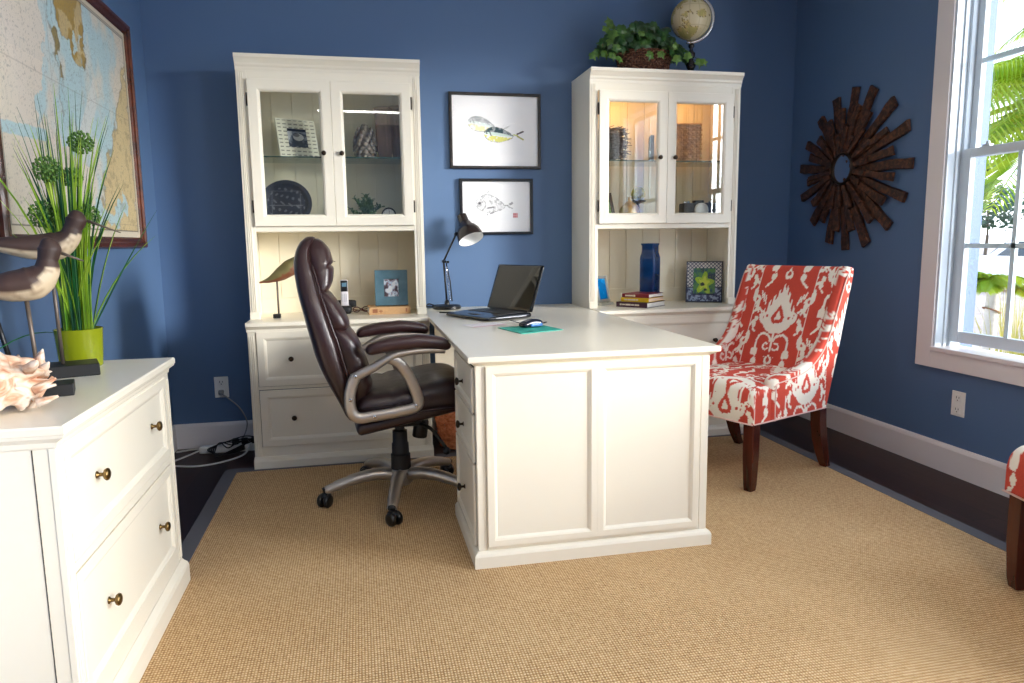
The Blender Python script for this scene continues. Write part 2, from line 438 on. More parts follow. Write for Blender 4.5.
obj('plug', G().rbox(.03, .03, .026, .008, 5, lambda x, y, z: (x, y-.016, z-.01)), M_cableg, t, smooth=True)
obj('cable', G().tube(catmull([(0, -.03, -.012), (.04, -.045, -.04), (.10, -.05, -.1), (.135, -.055, -.18), (.12, -.06, -.25), (.09, -.06, -.29)]), .004), M_cableg, t, smooth=True)
t = thing('power_strip', 'white power strip with black plugs on the dark floor against the back baseboard', 'power strip', (-.74, -.13, 0))
obj('housing', G().rbox(.34, .05, .04, .008, 6, lambda x, y, z: (x, y, z+.02)), M_outlet, t, smooth=True)
for x in (.02, .07, .12, .155):
    p = obj('plug', G().rbox(.036, .032, .035, .008, 5, lambda a, y, z: (a+x, y, z+.055)), M_blackmatte, t, smooth=True)
random.seed(3)
for k in range(5):
    a = random.uniform(-.3, 0); pts = [(-.58-.03*k, -.13, .06), (-.66-.02*k, -.16-.02*k, .09-.01*k), (-.78, -.12-.03*k, .05+.008*k), (-.86+.01*k, -.17, .03), (-.80, -.21-.01*k, .012), (-.70, -.18, .01+.006*k), (-.60, -.08, .03+.01*k)]
    o = obj('black_cable', G().tube(catmull(pts), .0035, 6), M_blackmatte, smooth=True)
    tag(o, 'black cables tangled over the power strip against the baseboard', 'cable', 'black cables over the power strip')
for k, (lab, pts) in enumerate([
    ('white cable arcing lowest across the dark floor beside the rug corner', [(-.63, -.17, .05), (-.66, -.26, .012), (-.76, -.36, .006), (-.88, -.40, .006), (-1.0, -.36, .006)]),
    ('white cable running into the end of the power strip', [(-.90, -.13, .02), (-.95, -.18, .01), (-1.0, -.25, .006), (-1.04, -.3, .006)]),
    ('white cable lying along the back baseboard behind the power strip', [(-.8, -.07, .03), (-.88, -.08, .012), (-.96, -.07, .008), (-1.04, -.1, .006)])]):
    o = obj('white_cable', G().tube(catmull(pts), .005, 8), M_cablew, smooth=True); tag(o, lab, 'cable')

# ---------------------------------------------------------------- rug
t = thing('area_rug', 'large tan woven sisal rug with a grey cloth border', 'rug', (.8, -2.6, 0))
rx0, rx1, ry0, ry1 = -.716-.8, 2.335-.8, -6.2+2.6, -.486+2.6; bw = .065
obj('weave', G().box(rx0+bw, rx1-bw, ry0+bw, ry1-bw, .0003, RZ), M_sisal, t)
g = G(); g.box(rx0, rx0+bw, ry0, ry1, .0005, RZ+.0015); g.box(rx1-bw, rx1, ry0, ry1, .0005, RZ+.0015)
g.box(rx0+bw, rx1-bw, ry1-bw, ry1, .0005, RZ+.0015); g.box(rx0+bw, rx1-bw, ry0, ry0+bw, .0005, RZ+.0015)
b = obj('border', g, M_rugedge, t, bevel=.002); b['label'] = 'grey cloth binding'
# ================================================================ cabinets
def knob(parent, loc, r=.0155, mat=None, axis='-y', L=.026):
    prof = [(.009, 0), (.009, .002), (.005, .004), (.0045, L*.45), (.007, L*.5), (r*.8, L*.58), (r, L*.74), (r*.92, L*.88), (r*.55, L*.98), (.002, L)]
    R = {'-y': Matrix.Rotation(PI/2, 4, 'X'), '+x': Matrix.Rotation(PI/2, 4, 'Y'), '-x': Matrix.Rotation(-PI/2, 4, 'Y')}[axis]
    return obj('knob', G().lathe(prof, 20, loc, R), mat or M_brass, parent, smooth=True)
def Tfront(y): return lambda u, v, n: (u, y-n, v)
W9 = .919
def base_cabinet(x, label, used=()):
    t = thing('lateral_file_cabinet', label, 'cabinet', (x, 0, 0), 0)
    bd = -.497
    g = G(); g.box(0, W9, bd, -.004, .05, H-.03)
    g.box(.002, .036, bd-.006, bd, .062, H-.055); g.box(W9-.036, W9-.002, bd-.006, bd, .062, H-.055)   # stiles
    for k in range(3):
        for xs in (.010+.009*k, W9-.010-.009*k): g.box(xs-.0028, xs+.0028, bd-.009, bd, .08, H-.07)       # reeding
    obj('carcass', g, M_cream, t, bevel=.0012)
    pr = [(0, 0), (.034, 0), (.034, .042), (.026, .052), (.012, .060), (0, .060)]
    obj('plinth', G().prism(pr, -.002, W9+.002, lambda u, v, w: (w, bd-u+.002, v)).box(0, W9, bd, -.02, 0, .06), M_cream, t)
    pr = [(0, 0), (.012, .0), (.012, .012), (.020, .018), (.030, .026), (.036, .030), (.036, .046), (.030, .050), (0, .050)]
    g = G().prism(pr, -.002, W9+.002, lambda u, v, w: (w, bd-u, H-.05+v)); g.box(-.002, W9+.002, bd, -.002, H-.028, H)
    obj('countertop', g, M_cream, t)
    for z0, z1 in ((.113, .409), (.430, .712)):
        g = G()
        framed(g, Tfront(bd-.001), .043, W9-.043, z0, z1, .010, .048, .009, .014)
        d = obj('drawer', g, M_cream, t)
        obj('gap', G().box(.0405, W9-.0405, bd-.0006, bd+.001, z0-.0025, z1+.0025), M_gap, d)
        for kx in (.208, W9-.208): knob(d, (kx, bd-.002, (z0+z1)/2-.002), .0135, M_bronze)
    return t
base_cabinet(-.566, 'cream two-drawer cabinet with round knobs standing behind the office chair')
base_cabinet(1.292, 'cream drawer cabinet behind the desk on the side of the red patterned armchair')

def hutch(x, label, lit):
    t = thing('display_hutch', label, 'cabinet', (x, 0, H), 0)
    D = -.344; top = 1.331; z0, z1 = .453, .480
    g = G()
    for a, b in ((0, .018), (W9-.018, W9)): g.box(a, b, D, -.001, 0, top-.01)
    for a, b, s in ((.0005, .0515, 1), (W9-.0515, W9-.0005, 1)):
        g.box(a, b, D-.001, D+.02, 0, top-.07)
    g.box(.018, W9-.018, D, -.012, z0, z1); g.box(.018, W9-.018, D+.001, -.001, 1.225, top-.006)
    g.box(.0515, W9-.0515, D, D+.02, 1.2150, top-.07)
    obj('carcass', g, M_cream, t, bevel=.001)
    for a in (0, W9-.047):                                        # reeded stile faces with a foot block
        g = G(); g.box(a-.001, a+.048, D-.010, D, 0, .035)
        for k in range(3): g.box(a+.011+.009*k, a+.017+.009*k, D-.005, D, .04, top-.085)
        obj('stile', g, M_cream, t, bevel=.001)
    g = G(); n = 8; wv = (W9-.036)/n                                # beadboard back
    for k in range(n): g.box(.018+k*wv+.0015, .018+(k+1)*wv-.0015, -.014, -.006, 0, 1.225)
    g.box(.018, W9-.018, -.008, -.002, 0, 1.225); g.box(.018, W9-.018, -.026, -.012, 0, .085)
    obj('beadboard_back', g, M_creamin, t, bevel=.001)
    pr = [(0, 0), (.004, 0), (.006, .016), (.012, .024), (.014, .034), (.026, .050), (.034, .058), (.036, .074), (0, .074)]
    obj('cornice', G().prism(pr, -.001, W9+.001, lambda u, v, w: (w, D-u, top-.074+v)).box(-.001, W9+.001, D, -.001, top-.009, top), M_cream, t)
    dz0, dz1 = 1.243-H, 1.976-H
    for i, (a, b, kx) in enumerate(((.0525, .4588, .413), (.4602, W9-.0525, .504))):
        g = G(); framed(g, Tfront(D-.0015), a, b, dz0, dz1, .020, .060, .014, .014, opening=True)
        d = obj('door', g, M_cream, t)
        obj('glass', G().box(a+.055, b-.055, D-.009, D-.006, dz0+.055, dz1-.055), M_glass, d)
        knob(d, (kx, D-.021, 1.614-H), .0125, M_bronze, L=.022)
        hx = a-.004 if i == 0 else b+.004
        for hz in (dz0+.10, dz1-.10): obj('hinge', G().lathe([(.0045, -.032), (.0045, .032)], 10, (hx, D-.012, hz)), M_bronze, d)
    s = obj('glass_shelf', G().box(.020, W9-.020, D+.035, -.030, .8355, .8415), M_shelfglass, t)
    obj('edge', G().box(.020, W9-.020, D+.0335, D+.036, .8355, .8415), M_shelfedge, s)
    for px in ((.25, W9-.25) if lit else ()):
        p = obj('puck_light', G().lathe([(.035, 0), (.035, .014)], 20, (px, -.17, 1.209)), M_steel, t)
        obj('lens', G().lathe([(.028, 0), (.028, .002)], 20, (px, -.17, 1.206)), M_bulb, p)
        l = bpy.data.lights.new('hutch_lamp', 'POINT'); l.energy = lit*(1.6 if px < .4 else 1.0); l.color = (1, .55, .22); l.shadow_soft_size = .03
        lo = bpy.data.objects.new('lamp', l); C.objects.link(lo); lo.parent = p; lo.location = (px, -.17, 1.16)
    return t
M_bulb = emit('warm_bulb', (1, .7, .4, 1), 4)
hutch(-.566, 'tall cream glass-door hutch between the wall map and the framed fish prints', 0)
hutch(1.292, 'tall cream glass-door hutch carrying the ivy basket and the globe', .42)

# ---------------------------------------------------------------- desk
t = thing('pedestal_desk', 'cream desk with a panelled end and three side drawers, on the sisal rug', 'desk', (.8, -1.0, 0))
def L(g): return G().add([(a-.8, b+1.0, c) for a, b, c in g.v], g.f)
pr = [(0, 0), (.010, .003), (.018, .010), (.024, .016), (.024, .032), (.021, .036)]
x0, x1, y0, y1 = .347, 1.279, -1.919, -.006
def slab(ins): return None
rings = []
for ins, z in ((.030, H-.036), (.022, H-.031), (.010, H-.024), (.002, H-.021), (0, H-.018), (0, H-.003), (.002, H)):
    rings.append([(x0+ins, y0+ins, z), (x1-ins, y0+ins, z), (x1-ins, y1, z), (x0+ins, y1, z)])
vs = [p for r in rings for p in r]; fs = [(4*i+k, 4*i+(k+1) % 4, 4*i+4+(k+1) % 4, 4*i+4+k) for i in range(len(rings)-1) for k in range(4)]
fs += [(3, 2, 1, 0), tuple(4*(len(rings)-1)+k for k in range(4))]
obj('desktop', L(G().add(vs, fs)), M_desktop if 'M_desktop' in globals() else M_cream, t)
px0, px1, py0, py1 = .374, 1.246, -1.899, -1.385
g = G(); g.box(px0+.004, px1-.004, py0+.004, py1, .03, H-.035)
# corner stiles
for xx in (px0, px1-.030): g.box(xx, xx+.030, py0, py0+.03, .06, H-.036)
for xx in (px0, px1-.030): g.box(xx, xx+.030, py1-.02, py1, .06, H-.036)
g.box(px0+.032, px1-.032, py0+.001, py0+.02, .06, H-.036)
obj('pedestal', L(g), M_cream, t, bevel=.0015)
for a, b in ((.408, .812), (.810, 1.208)):
    obj('end_panel', L(framed(G(), Tfront(py0+.001), a, b, .075, .724, .011, .036 if a > .5 else .036, .010, .012)), M_cream, t)
g = G()
pl = [(0, 0), (.016, 0), (.016, .040), (.010, .052), (0, .058)]
rr = []
for u, v in ((.016, RZ), (.016, .044), (.012, .053), (.004, .060), (-.01, .060)):
    rr.append([(px0-u, py0-u, v), (px1+u, py0-u, v), (px1+u, py1+u*.4, v), (px0-u, py1+u*.4, v)])
vs = [p for r in rr for p in r]; fs = [(4*i+k, 4*i+(k+1) % 4, 4*i+4+(k+1) % 4, 4*i+4+k) for i in range(4) for k in range(4)]+[(3, 2, 1, 0)]
obj('plinth', L(G().add(vs, fs)), M_cream, t)
for z0, z1, kz in ((.556, .716, .628), (.378, .548, .462), (.072, .370, .214)):
    TT = lambda u, v, n: (px0+.002-n, u, v)
    g = framed(G(), TT, -1.868, -1.412, z0, z1, .012, .030, .008, .010)
    d = obj('drawer', L(g), M_cream, t)
    obj('gap', L(G().box(px0-.001, px0+.003, -1.871, -1.409, z0-.003, z1+.003)), M_gap, d)
    for ky in (-1.640,):
        k = knob(d, (px0-.008-.8, ky+1.0, kz), .0155, M_bronze, '-x', .03)
g = G(); g.box(.415, 1.21, -.16, -.14, RZ-.009, H-.036)
obj('back_support', L(g), M_cream, t, bevel=.002)

# ---------------------------------------------------------------- file cabinet by the left wall
t = thing('low_file_cabinet', 'white two-drawer cabinet in the foreground under the wall map', 'cabinet', (XL, -2.22, 0))
fx = .436; Y0, Y1 = -.452, .452; FH = .783
g = G(); g.box(.004, fx-.012, Y0+.002, Y1-.002, .05, FH-.04)
g.box(fx-.014, fx, Y0, Y0+.040, .09, FH-.045); g.box(fx-.014, fx, Y1-.040, Y1, .09, FH-.045)
g.box(fx-.014, fx-.001, Y0+.04, Y1-.04, .09, .125); g.box(fx-.014, fx-.001, Y0+.04, Y1-.04, .44, .462); g.box(fx-.014, fx-.001, Y0+.04, Y1-.04, .715, FH-.045)
for k in range(3):
    for yy in (Y0+.010+.009*k, Y1-.010-.009*k): g.box(fx, fx+.003, yy-.0028, yy+.0028, .10, FH-.07)
obj('carcass', g, M_white, t, bevel=.001) if 'M_white' in globals() else obj('carcass', g, M_cream, t, bevel=.001)
for yy in (Y0, ):
    obj('side_gap', G().box(fx-.045, fx-.0435, yy+.0005, yy+.003, .10, FH-.05), M_gap, t)
rr = []
for u, v in ((.000, FH-.05), (.004, FH-.046), (.006, FH-.036), (.014, FH-.030), (.020, FH-.026), (.022, FH-.020), (.024, FH-.018), (.024, FH-.004), (.020, FH)):
    rr.append([(.002, Y0-u*.5, v), (fx+u, Y0-u*.5, v), (fx+u, Y1+u*.35, v), (.002, Y1+u*.35, v)])
vs = [p for r in rr for p in r]; n = len(rr)
fs = [(4*i+k, 4*i+(k+1) % 4, 4*i+4+(k+1) % 4, 4*i+4+k) for i in range(n-1) for k in range(4)]+[(3, 2, 1, 0), tuple(4*(n-1)+k for k in range(4))]
obj('countertop', G().add(vs, fs), M_cream, t)
rr = []
for u, v in ((.018, 0), (.018, .060), (.014, .072), (.006, .080), (0, .088), (-.01, .089)):
    rr.append([(.002, Y0-u*.6, v), (fx+u, Y0-u*.6, v), (fx+u, Y1+u*.6, v), (.002, Y1+u*.6, v)])
vs = [p for r in rr for p in r]; n = len(rr)
fs = [(4*i+k, 4*i+(k+1) % 4, 4*i+4+(k+1) % 4, 4*i+4+k) for i in range(n-1) for k in range(4)]+[(3, 2, 1, 0)]
obj('plinth', G().add(vs, fs), M_cream, t)
for z0, z1, kz in ((.128, .437, .281), (.465, .726, .603)):
    TT = lambda u, v, n: (fx-.008+n, u, v)
    d = obj('drawer', framed(G(), TT, Y0+.043, Y1-.043, z0, z1, .010, .042, .009, .014), M_cream, t)
    obj('gap', G().box(fx-.0118, fx-.0108, Y0+.0405, Y1-.0405, z0-.002, z1+.002), M_gap, d)
    for ky in (-.222, .250): knob(d, (fx-.006, ky+.0, kz), .0155, M_brass, '+x', .03)
# ================================================================ office chair (local +x forward)
t = thing('office_chair', 'dark brown leather executive office chair with silver arms, on castors at the desk', 'office chair', (.150, -1.100, RZ), math.radians(4))
dx = .155
def interp(P, z):
    for (z0, *a), (z1, *b) in zip(P, P[1:]):
        if z0 <= z <= z1:
            q = (z-z0)/(z1-z0); return [x+(y-x)*q for x, y in zip(a, b)]
    return list(P[-1][1:]) if z > P[-1][0] else list(P[0][1:])
# z, rear, seam, front, half width
PR = [(.43, -.085, -.055, -.02, .225), (.50, -.115, -.045, .015, .245), (.57, -.150, -.055, .030, .255), (.64, -.180, -.078, .018, .260), (.70, -.200, -.092, .000, .262),
      (.76, -.213, -.105, -.020, .262), (.81, -.225, -.122, -.042, .260), (.86, -.235, -.136, -.068, .255), (.91, -.246, -.150, -.098, .245), (.958, -.255, -.163, -.128, .232),
      (1.0, -.260, -.172, -.118, .218), (1.05, -.264, -.184, -.114, .205), (1.09, -.262, -.196, -.118, .190), (1.13, -.250, -.196, -.126, .175), (1.16, -.232, -.180, -.142, .150), (1.176, -.212, -.172, -.155, .115)]
rows = []
for i in range(41):
    z = .43+(1.176-.43)*i/40; r, s, f, w = interp(PR, z); e = 1
    rows.append((z-RZ, r-dx, s-dx, w*(.80 if i in (0,) else 1)))
rows = [(rows[0][0]-.012, rows[0][1]+.012, rows[0][2]-.005, .18)]+rows+[(rows[-1][0]+.004, rows[-1][1]+.012, rows[-1][2]-.010, .08)]
# shell wraps round: section is a shallow U; use loft
obj('back_shell', G().loft(rows, 36, 4.5), M_leather, t, smooth=True)
def back_pad(name, z0, z1, bulge, ws, seams=()):
    rows = []; n = 26
    for i in range(n+1):
        q = i/n; z = z0+(z1-z0)*q; r, s, f, w = interp(PR, z)
        k = (1-abs(2*q-1)**4)**.5 if 0 < q < 1 else 0
        cr = sum(.010*math.exp(-((q-c)/.03)**2) for c in seams)
        f2 = s-.01+(f-s+.01+bulge)*(.55+.45*k)-cr
        rows.append((z-RZ, s-.03-dx, f2-dx, w*ws*(.90+.10*k)))
    return obj(name, G().loft(rows, 40, 3.2), M_leather, t, smooth=True)
back_pad('headrest_pad', .952, 1.172, .012, .86, (.5,))
back_pad('upper_back_pad', .80, .962, .006, .90)
back_pad('lower_back_pad', .46, .812, .006, .92, (.36, .7))
# piping round the back
for s in (-1, 1):
    pts = [(interp(PR, z)[1]-dx-.004, s*(interp(PR, z)[3]*.985), z-RZ) for z in [.45+.036*i for i in range(18)]]
    obj('piping', G().tube(catmull(pts, 3), .0045, 6), M_leather, t, smooth=True)
# seat
def seatfn(x, y, z):
    cr = .012*math.exp(-((x-.02)/.012)**2)+.010*math.exp(-((x+.10)/.012)**2) if z > 0 else 0
    zz = z+(.020*(1-(y/.27)**2) if z > 0 else 0)-cr
    zz -= max(0, (x-.12))**2*1.6
    zz += .030*(x/.25) if z > 0 else .01*(x/.25)
    return (x+.045, y, zz+.490)
obj('seat_cushion', G().rbox(.50, .515, .115, .050, 22, seatfn), M_leather, t, smooth=True)
obj('seat_base', G().rbox(.485, .50, .058, .026, 12, lambda x, y, z: (x+.04, y, z+.428+.045*(x/.25))), M_leather, t, smooth=True)
for s in (-1, 1):
    obj('seat_piping', G().tube(catmull([(-.19, s*.25, .432), (0, s*.262, .445), (.15, s*.262, .452), (.25, s*.245, .45)]), .005, 6), M_leather, t, smooth=True)
# arms
X = lambda x, z: (x-dx, z-RZ)
for s in (-1, 1):
    y = .278*s
    fr = bpy.data.objects.new('arm_frame', None)
    loop = catmull([(X(a, b)[0], y, X(a, b)[1]) for a, b in [(.085, .690), (.125, .668), (.160, .622), (.187, .560), (.203, .505), (.190, .476), (.120, .462), (.020, .452), (-.040, .450), (-.068, .480), (-.072, .540), (-.060, .590), (-.045, .622)]], 7)
    g = G().tube(loop, .023, 16, up=(0, 1, 0), b=.015)
    up = catmull([(X(a, b)[0], y, X(a, b)[1]) for a, b in [(-.058, .612), (-.020, .632), (.030, .655), (.075, .682), (.120, .702), (.200, .712), (.270, .712), (.318, .708)]], 6)
    n = len(up)
    g.tube(up, [.020-.006*i/n for i in range(n)], 14, up=(0, 1, 0), b=[.014+.010*min(1, i/n*1.6) for i in range(n)])
    fr = obj('arm_frame', g, M_silver, t, smooth=True)
    for bx, bz in ((-.048, .622), (-.070, .528), (.022, .452), (.192, .486)):
        a, b = X(bx, bz)
        obj('bolt', G().lathe([(.008, 0), (.008, .003), (.006, .005), (.002, .0055)], 12, (a, y+s*.011, b), Matrix.Rotation(-s*PI/2, 4, 'X')), M_steel, fr, smooth=True)
    cx = .170-dx
    def pf(x, yy, z):
        q = x/.18
        return (x+cx, yy*(1-.12*q*q)+y, z*(1-.25*abs(q)**3)+.748-RZ-.026*q*q+(.004 if q > 0 else .0))
    obj('arm_pad', G().rbox(.345, .078, .058, .027, 16, pf), M_leather, t, smooth=True)
# mechanism + column
g = G().rbox(.20, .16, .045, .012, 6, lambda x, y, z: (x-.01, y, z+.362))
obj('tilt_mechanism', g, M_blackmatte, t, smooth=True)
k = obj('tension_knob', G().lathe([(.030, -.045), (.034, -.04), (.034, .03), (.028, .04)], 18, (.095, 0, .315), Matrix.Rotation(.15, 4, 'Y')), M_blackmatte, t, smooth='auto')
obj('height_lever', G().tube(catmull([(.08, -.06, .35), (.12, -.14, .34), (.15, -.17, .30), (.175, -.18, .262)]), .008).ball((.178, -.182, .248), .017, 12, 8), M_blackmatte, t, smooth=True)
obj('gas_cylinder', G().lathe([(.046, .10), (.044, .20), (.039, .205), (.038, .25), (.034, .255), (.033, .31), (.022, .315), (.022, .36)], 22), M_blackmatte, t, smooth='auto')
obj('hub', G().lathe([(.040, .060), (.050, .070), (.054, .120), (.047, .135)], 24), M_silver, t, smooth='auto')
for k in range(5):
    a = math.radians(184+72*k); ca, sa = math.cos(a), math.sin(a); R = .335
    P = [(.03, .105, .028), (.10, .118, .026), (.17, .114, .024), (.24, .100, .022), (.30, .082, .019), (R+.005, .068, .015)]
    pts = [Vector((r*ca, r*sa, z)) for r, z, w in P]; cm = catmull(pts, 4); n = len(cm)
    ws = [1.15*P[min(int(i/4), 5)][2] for i in range(n)]
    leg = obj('base_leg', G().tube(cm, ws, 12, up=(0, 0, 1), b=[w*.92 for w in ws]), M_silver, t, smooth=True)
    obj('leg_cap', G().tube([Vector((r*ca, r*sa, z+.006)) for r, z in ((.280, .092), (.315, .078), (R+.014, .066))], [.017, .018, .016], 12, up=(0, 0, 1), b=[.010, .011, .012]), M_blackmatte, leg, smooth=True)
    sw = a+random.uniform(-.8, .8)+PI/2; px, py = R*ca, R*sa; d = Vector((math.cos(sw), math.sin(sw), 0)); w = Vector((-d.y, d.x, 0))
    c = obj('caster', G().ball((px+d.x*.006, py+d.y*.006, .044), (.026, .026, .022), 14, 8).lathe([(.006, .04), (.006, .075)], 8, (px, py, 0)), M_blackmatte, t, smooth=True)
    for s in (-1, 1):
        o = Vector((px, py, .029))+d*.012+w*(.016*s); q = w.to_track_quat('Z', 'Y').to_matrix().to_4x4()
        obj('wheel', G().lathe([(.012, -.012), (.024, -.011), (.029, -.006), (.029, .006), (.024, .011), (.012, .012)], 20, tuple(o), q), M_black, c, smooth=True)

# ================================================================ ikat armchairs
RED = col(206, 78, 62); CRM = col(246, 238, 224)
def ikat(u, v):
    """cream motifs on red; u, v in metres; tile .36 x .56, alternate columns dropped by half"""
    W, Hh = .325, .455
    cidx = np.floor(u/W+.5); uu = u-cidx*W; vv = v+(cidx % 2)*Hh*.5
    vv = vv-np.floor(vv/Hh+.5)*Hh                       # -.28 .. .28 round the medallion
    # ikat feathering: the yarn shifts of every thread column
    j = (vnoise(u*150, v*6, 3)-.5)*.009+(vnoise(u*60, v*20, 5)-.5)*.006
    y = (vv+j)*.84; x = np.abs(uu+(vnoise(u*60, v*90, 9)-.5)*.003)*.84
    m = np.zeros(u.shape, bool)
    def tear(cx, cy, r, h, x=x, y=y):
        yy = (y-cy); q = np.where(yy < 0, np.hypot((x-cx), yy)/r, np.abs(x-cx)/r+(yy/h)**1.25)
        return q
    spike = .15*np.sign(np.sin(uu*2*PI/.021))*(y > -.03)
    m |= tear(0, -.01, .078, .138)+spike*.75 < 1.0
    hook = np.minimum(seg(x, y, (.060, -.045), (.082, -.025)), seg(x, y, (.082, -.025), (.086, -.008)))
    m |= hook < .008
    m |= (np.abs(np.hypot(x-.078, y+.002)-.008) < .004)
    ring = tear(0, -.014, .031, .052)
    m &= ~((ring < 1.0) & (tear(0, -.016, .014, .026) > 1.0))
    m &= ~(np.hypot(x-.054, y+.012) < .0065)
    # stem and scrolls beneath
    m |= (x < .005) & (y < -.08) & (y > -.165)
    def arc(cx, cy, r, a0, a1, w):
        a = np.arctan2(y-cy, x-cx); d = np.abs(np.hypot(x-cx, y-cy)-r)
        return (d < w) & (a > a0) & (a < a1)
    m |= arc(.042, -.125, .034, -.2, 3.2, .0052)
    m |= arc(.024, -.145, .014, -2.8, 2.2, .004)
    m |= seg(x, y, (.076, -.130), (.078, -.150)) < .0055
    pod = np.hypot((x-.078)/.017, (y+.175)/.024); m |= pod < 1
    m |= (seg(x, y, (.062, -.21), (.078, -.197)) < .005) | (seg(x, y, (.094, -.21), (.078, -.197)) < .005) | (np.hypot((x-.078)/.006, (y+.222)/.012) < 1)
    m |= (tear(0, -.205, .012, .03) < 1) | (seg(x, y, (0, -.20), (.018, -.225)) < .0045)
    # small buds above the medallion
    m |= (tear(.0, .175, .020, .05) < 1) & ~(tear(0, .178, .009, .02) < 1)
    m |= arc(.045, .185, .026, .1, 2.9, .0048) | (np.hypot((x-.072)/.013, (y-.165)/.018) < 1)
    m |= seg(x, y, (.10, .12), (.075, .145)) < .005
    for bx, by_ in ((.118, .035), (.112, -.055)):
        m |= (np.hypot((x-bx)/.010, (y-by_)/.016) < 1) | (seg(x, y, (bx-.014, by_-.03), (bx, by_-.018)) < .004)
    for q in range(3): m |= seg(x, y, (.078+.012*q, .045+.012*q), (.086+.013*q, .078+.010*q)) < .0035
    # between the columns: a slim chain of leaves
    xe = W/2*.84-x
    m |= (xe < .0035) & (np.abs(y) < .10)
    m |= (np.hypot(xe/.030, (y-.06)/.020) < 1) & ~(np.hypot(xe/.014, (y-.062)/.008) < 1)
    m |= seg(xe, y, (0, .0), (.030, .022)) < .007
    m |= seg(xe, y, (.030, .022), (.046, .010)) < .005
    m |= seg(xe, y, (0, -.06), (.026, -.035)) < .006
    m |= np.hypot((xe-.030)/.010, (y+.028)/.013) < 1
    m |= (np.hypot(xe/.017, (y+.11)/.034) < 1)
    return m
def ikat_rgb(u, v):
    m = ikat(u, v).astype(float)
    tone = (vnoise(u*300, v*300, 2)-.5)*.10+(vnoise(u*9, v*9, 4)-.5)*.12
    red = RED[None, :]*(1+tone)[:, None]; return red*(1-m)[:, None]+CRM[None, :]*m[:, None]*(1+.3*tone)[:, None]
def ib(s, o, fn): return paint(o, lambda a: ikat_rgb(*fn(a)))
SIDE = [  # front (y,z), back (y,z)
    ((-.213, .320), (.226, .320)), ((-.216, .400), (.246, .385)), ((-.214, .470), (.262, .440)), ((-.190, .512), (.272, .470)), ((-.10, .523), (.280, .500)),
    ((.014, .541), (.290, .535)), ((.104, .577), (.302, .575)), ((.182, .642), (.322, .645)), ((.235, .730), (.345, .735)), ((.285, .840), (.374, .840)), ((.325, .930), (.398, .925)), ((.352, .985), (.410, .975)), ((.368, 1.0), (.405, .995))]
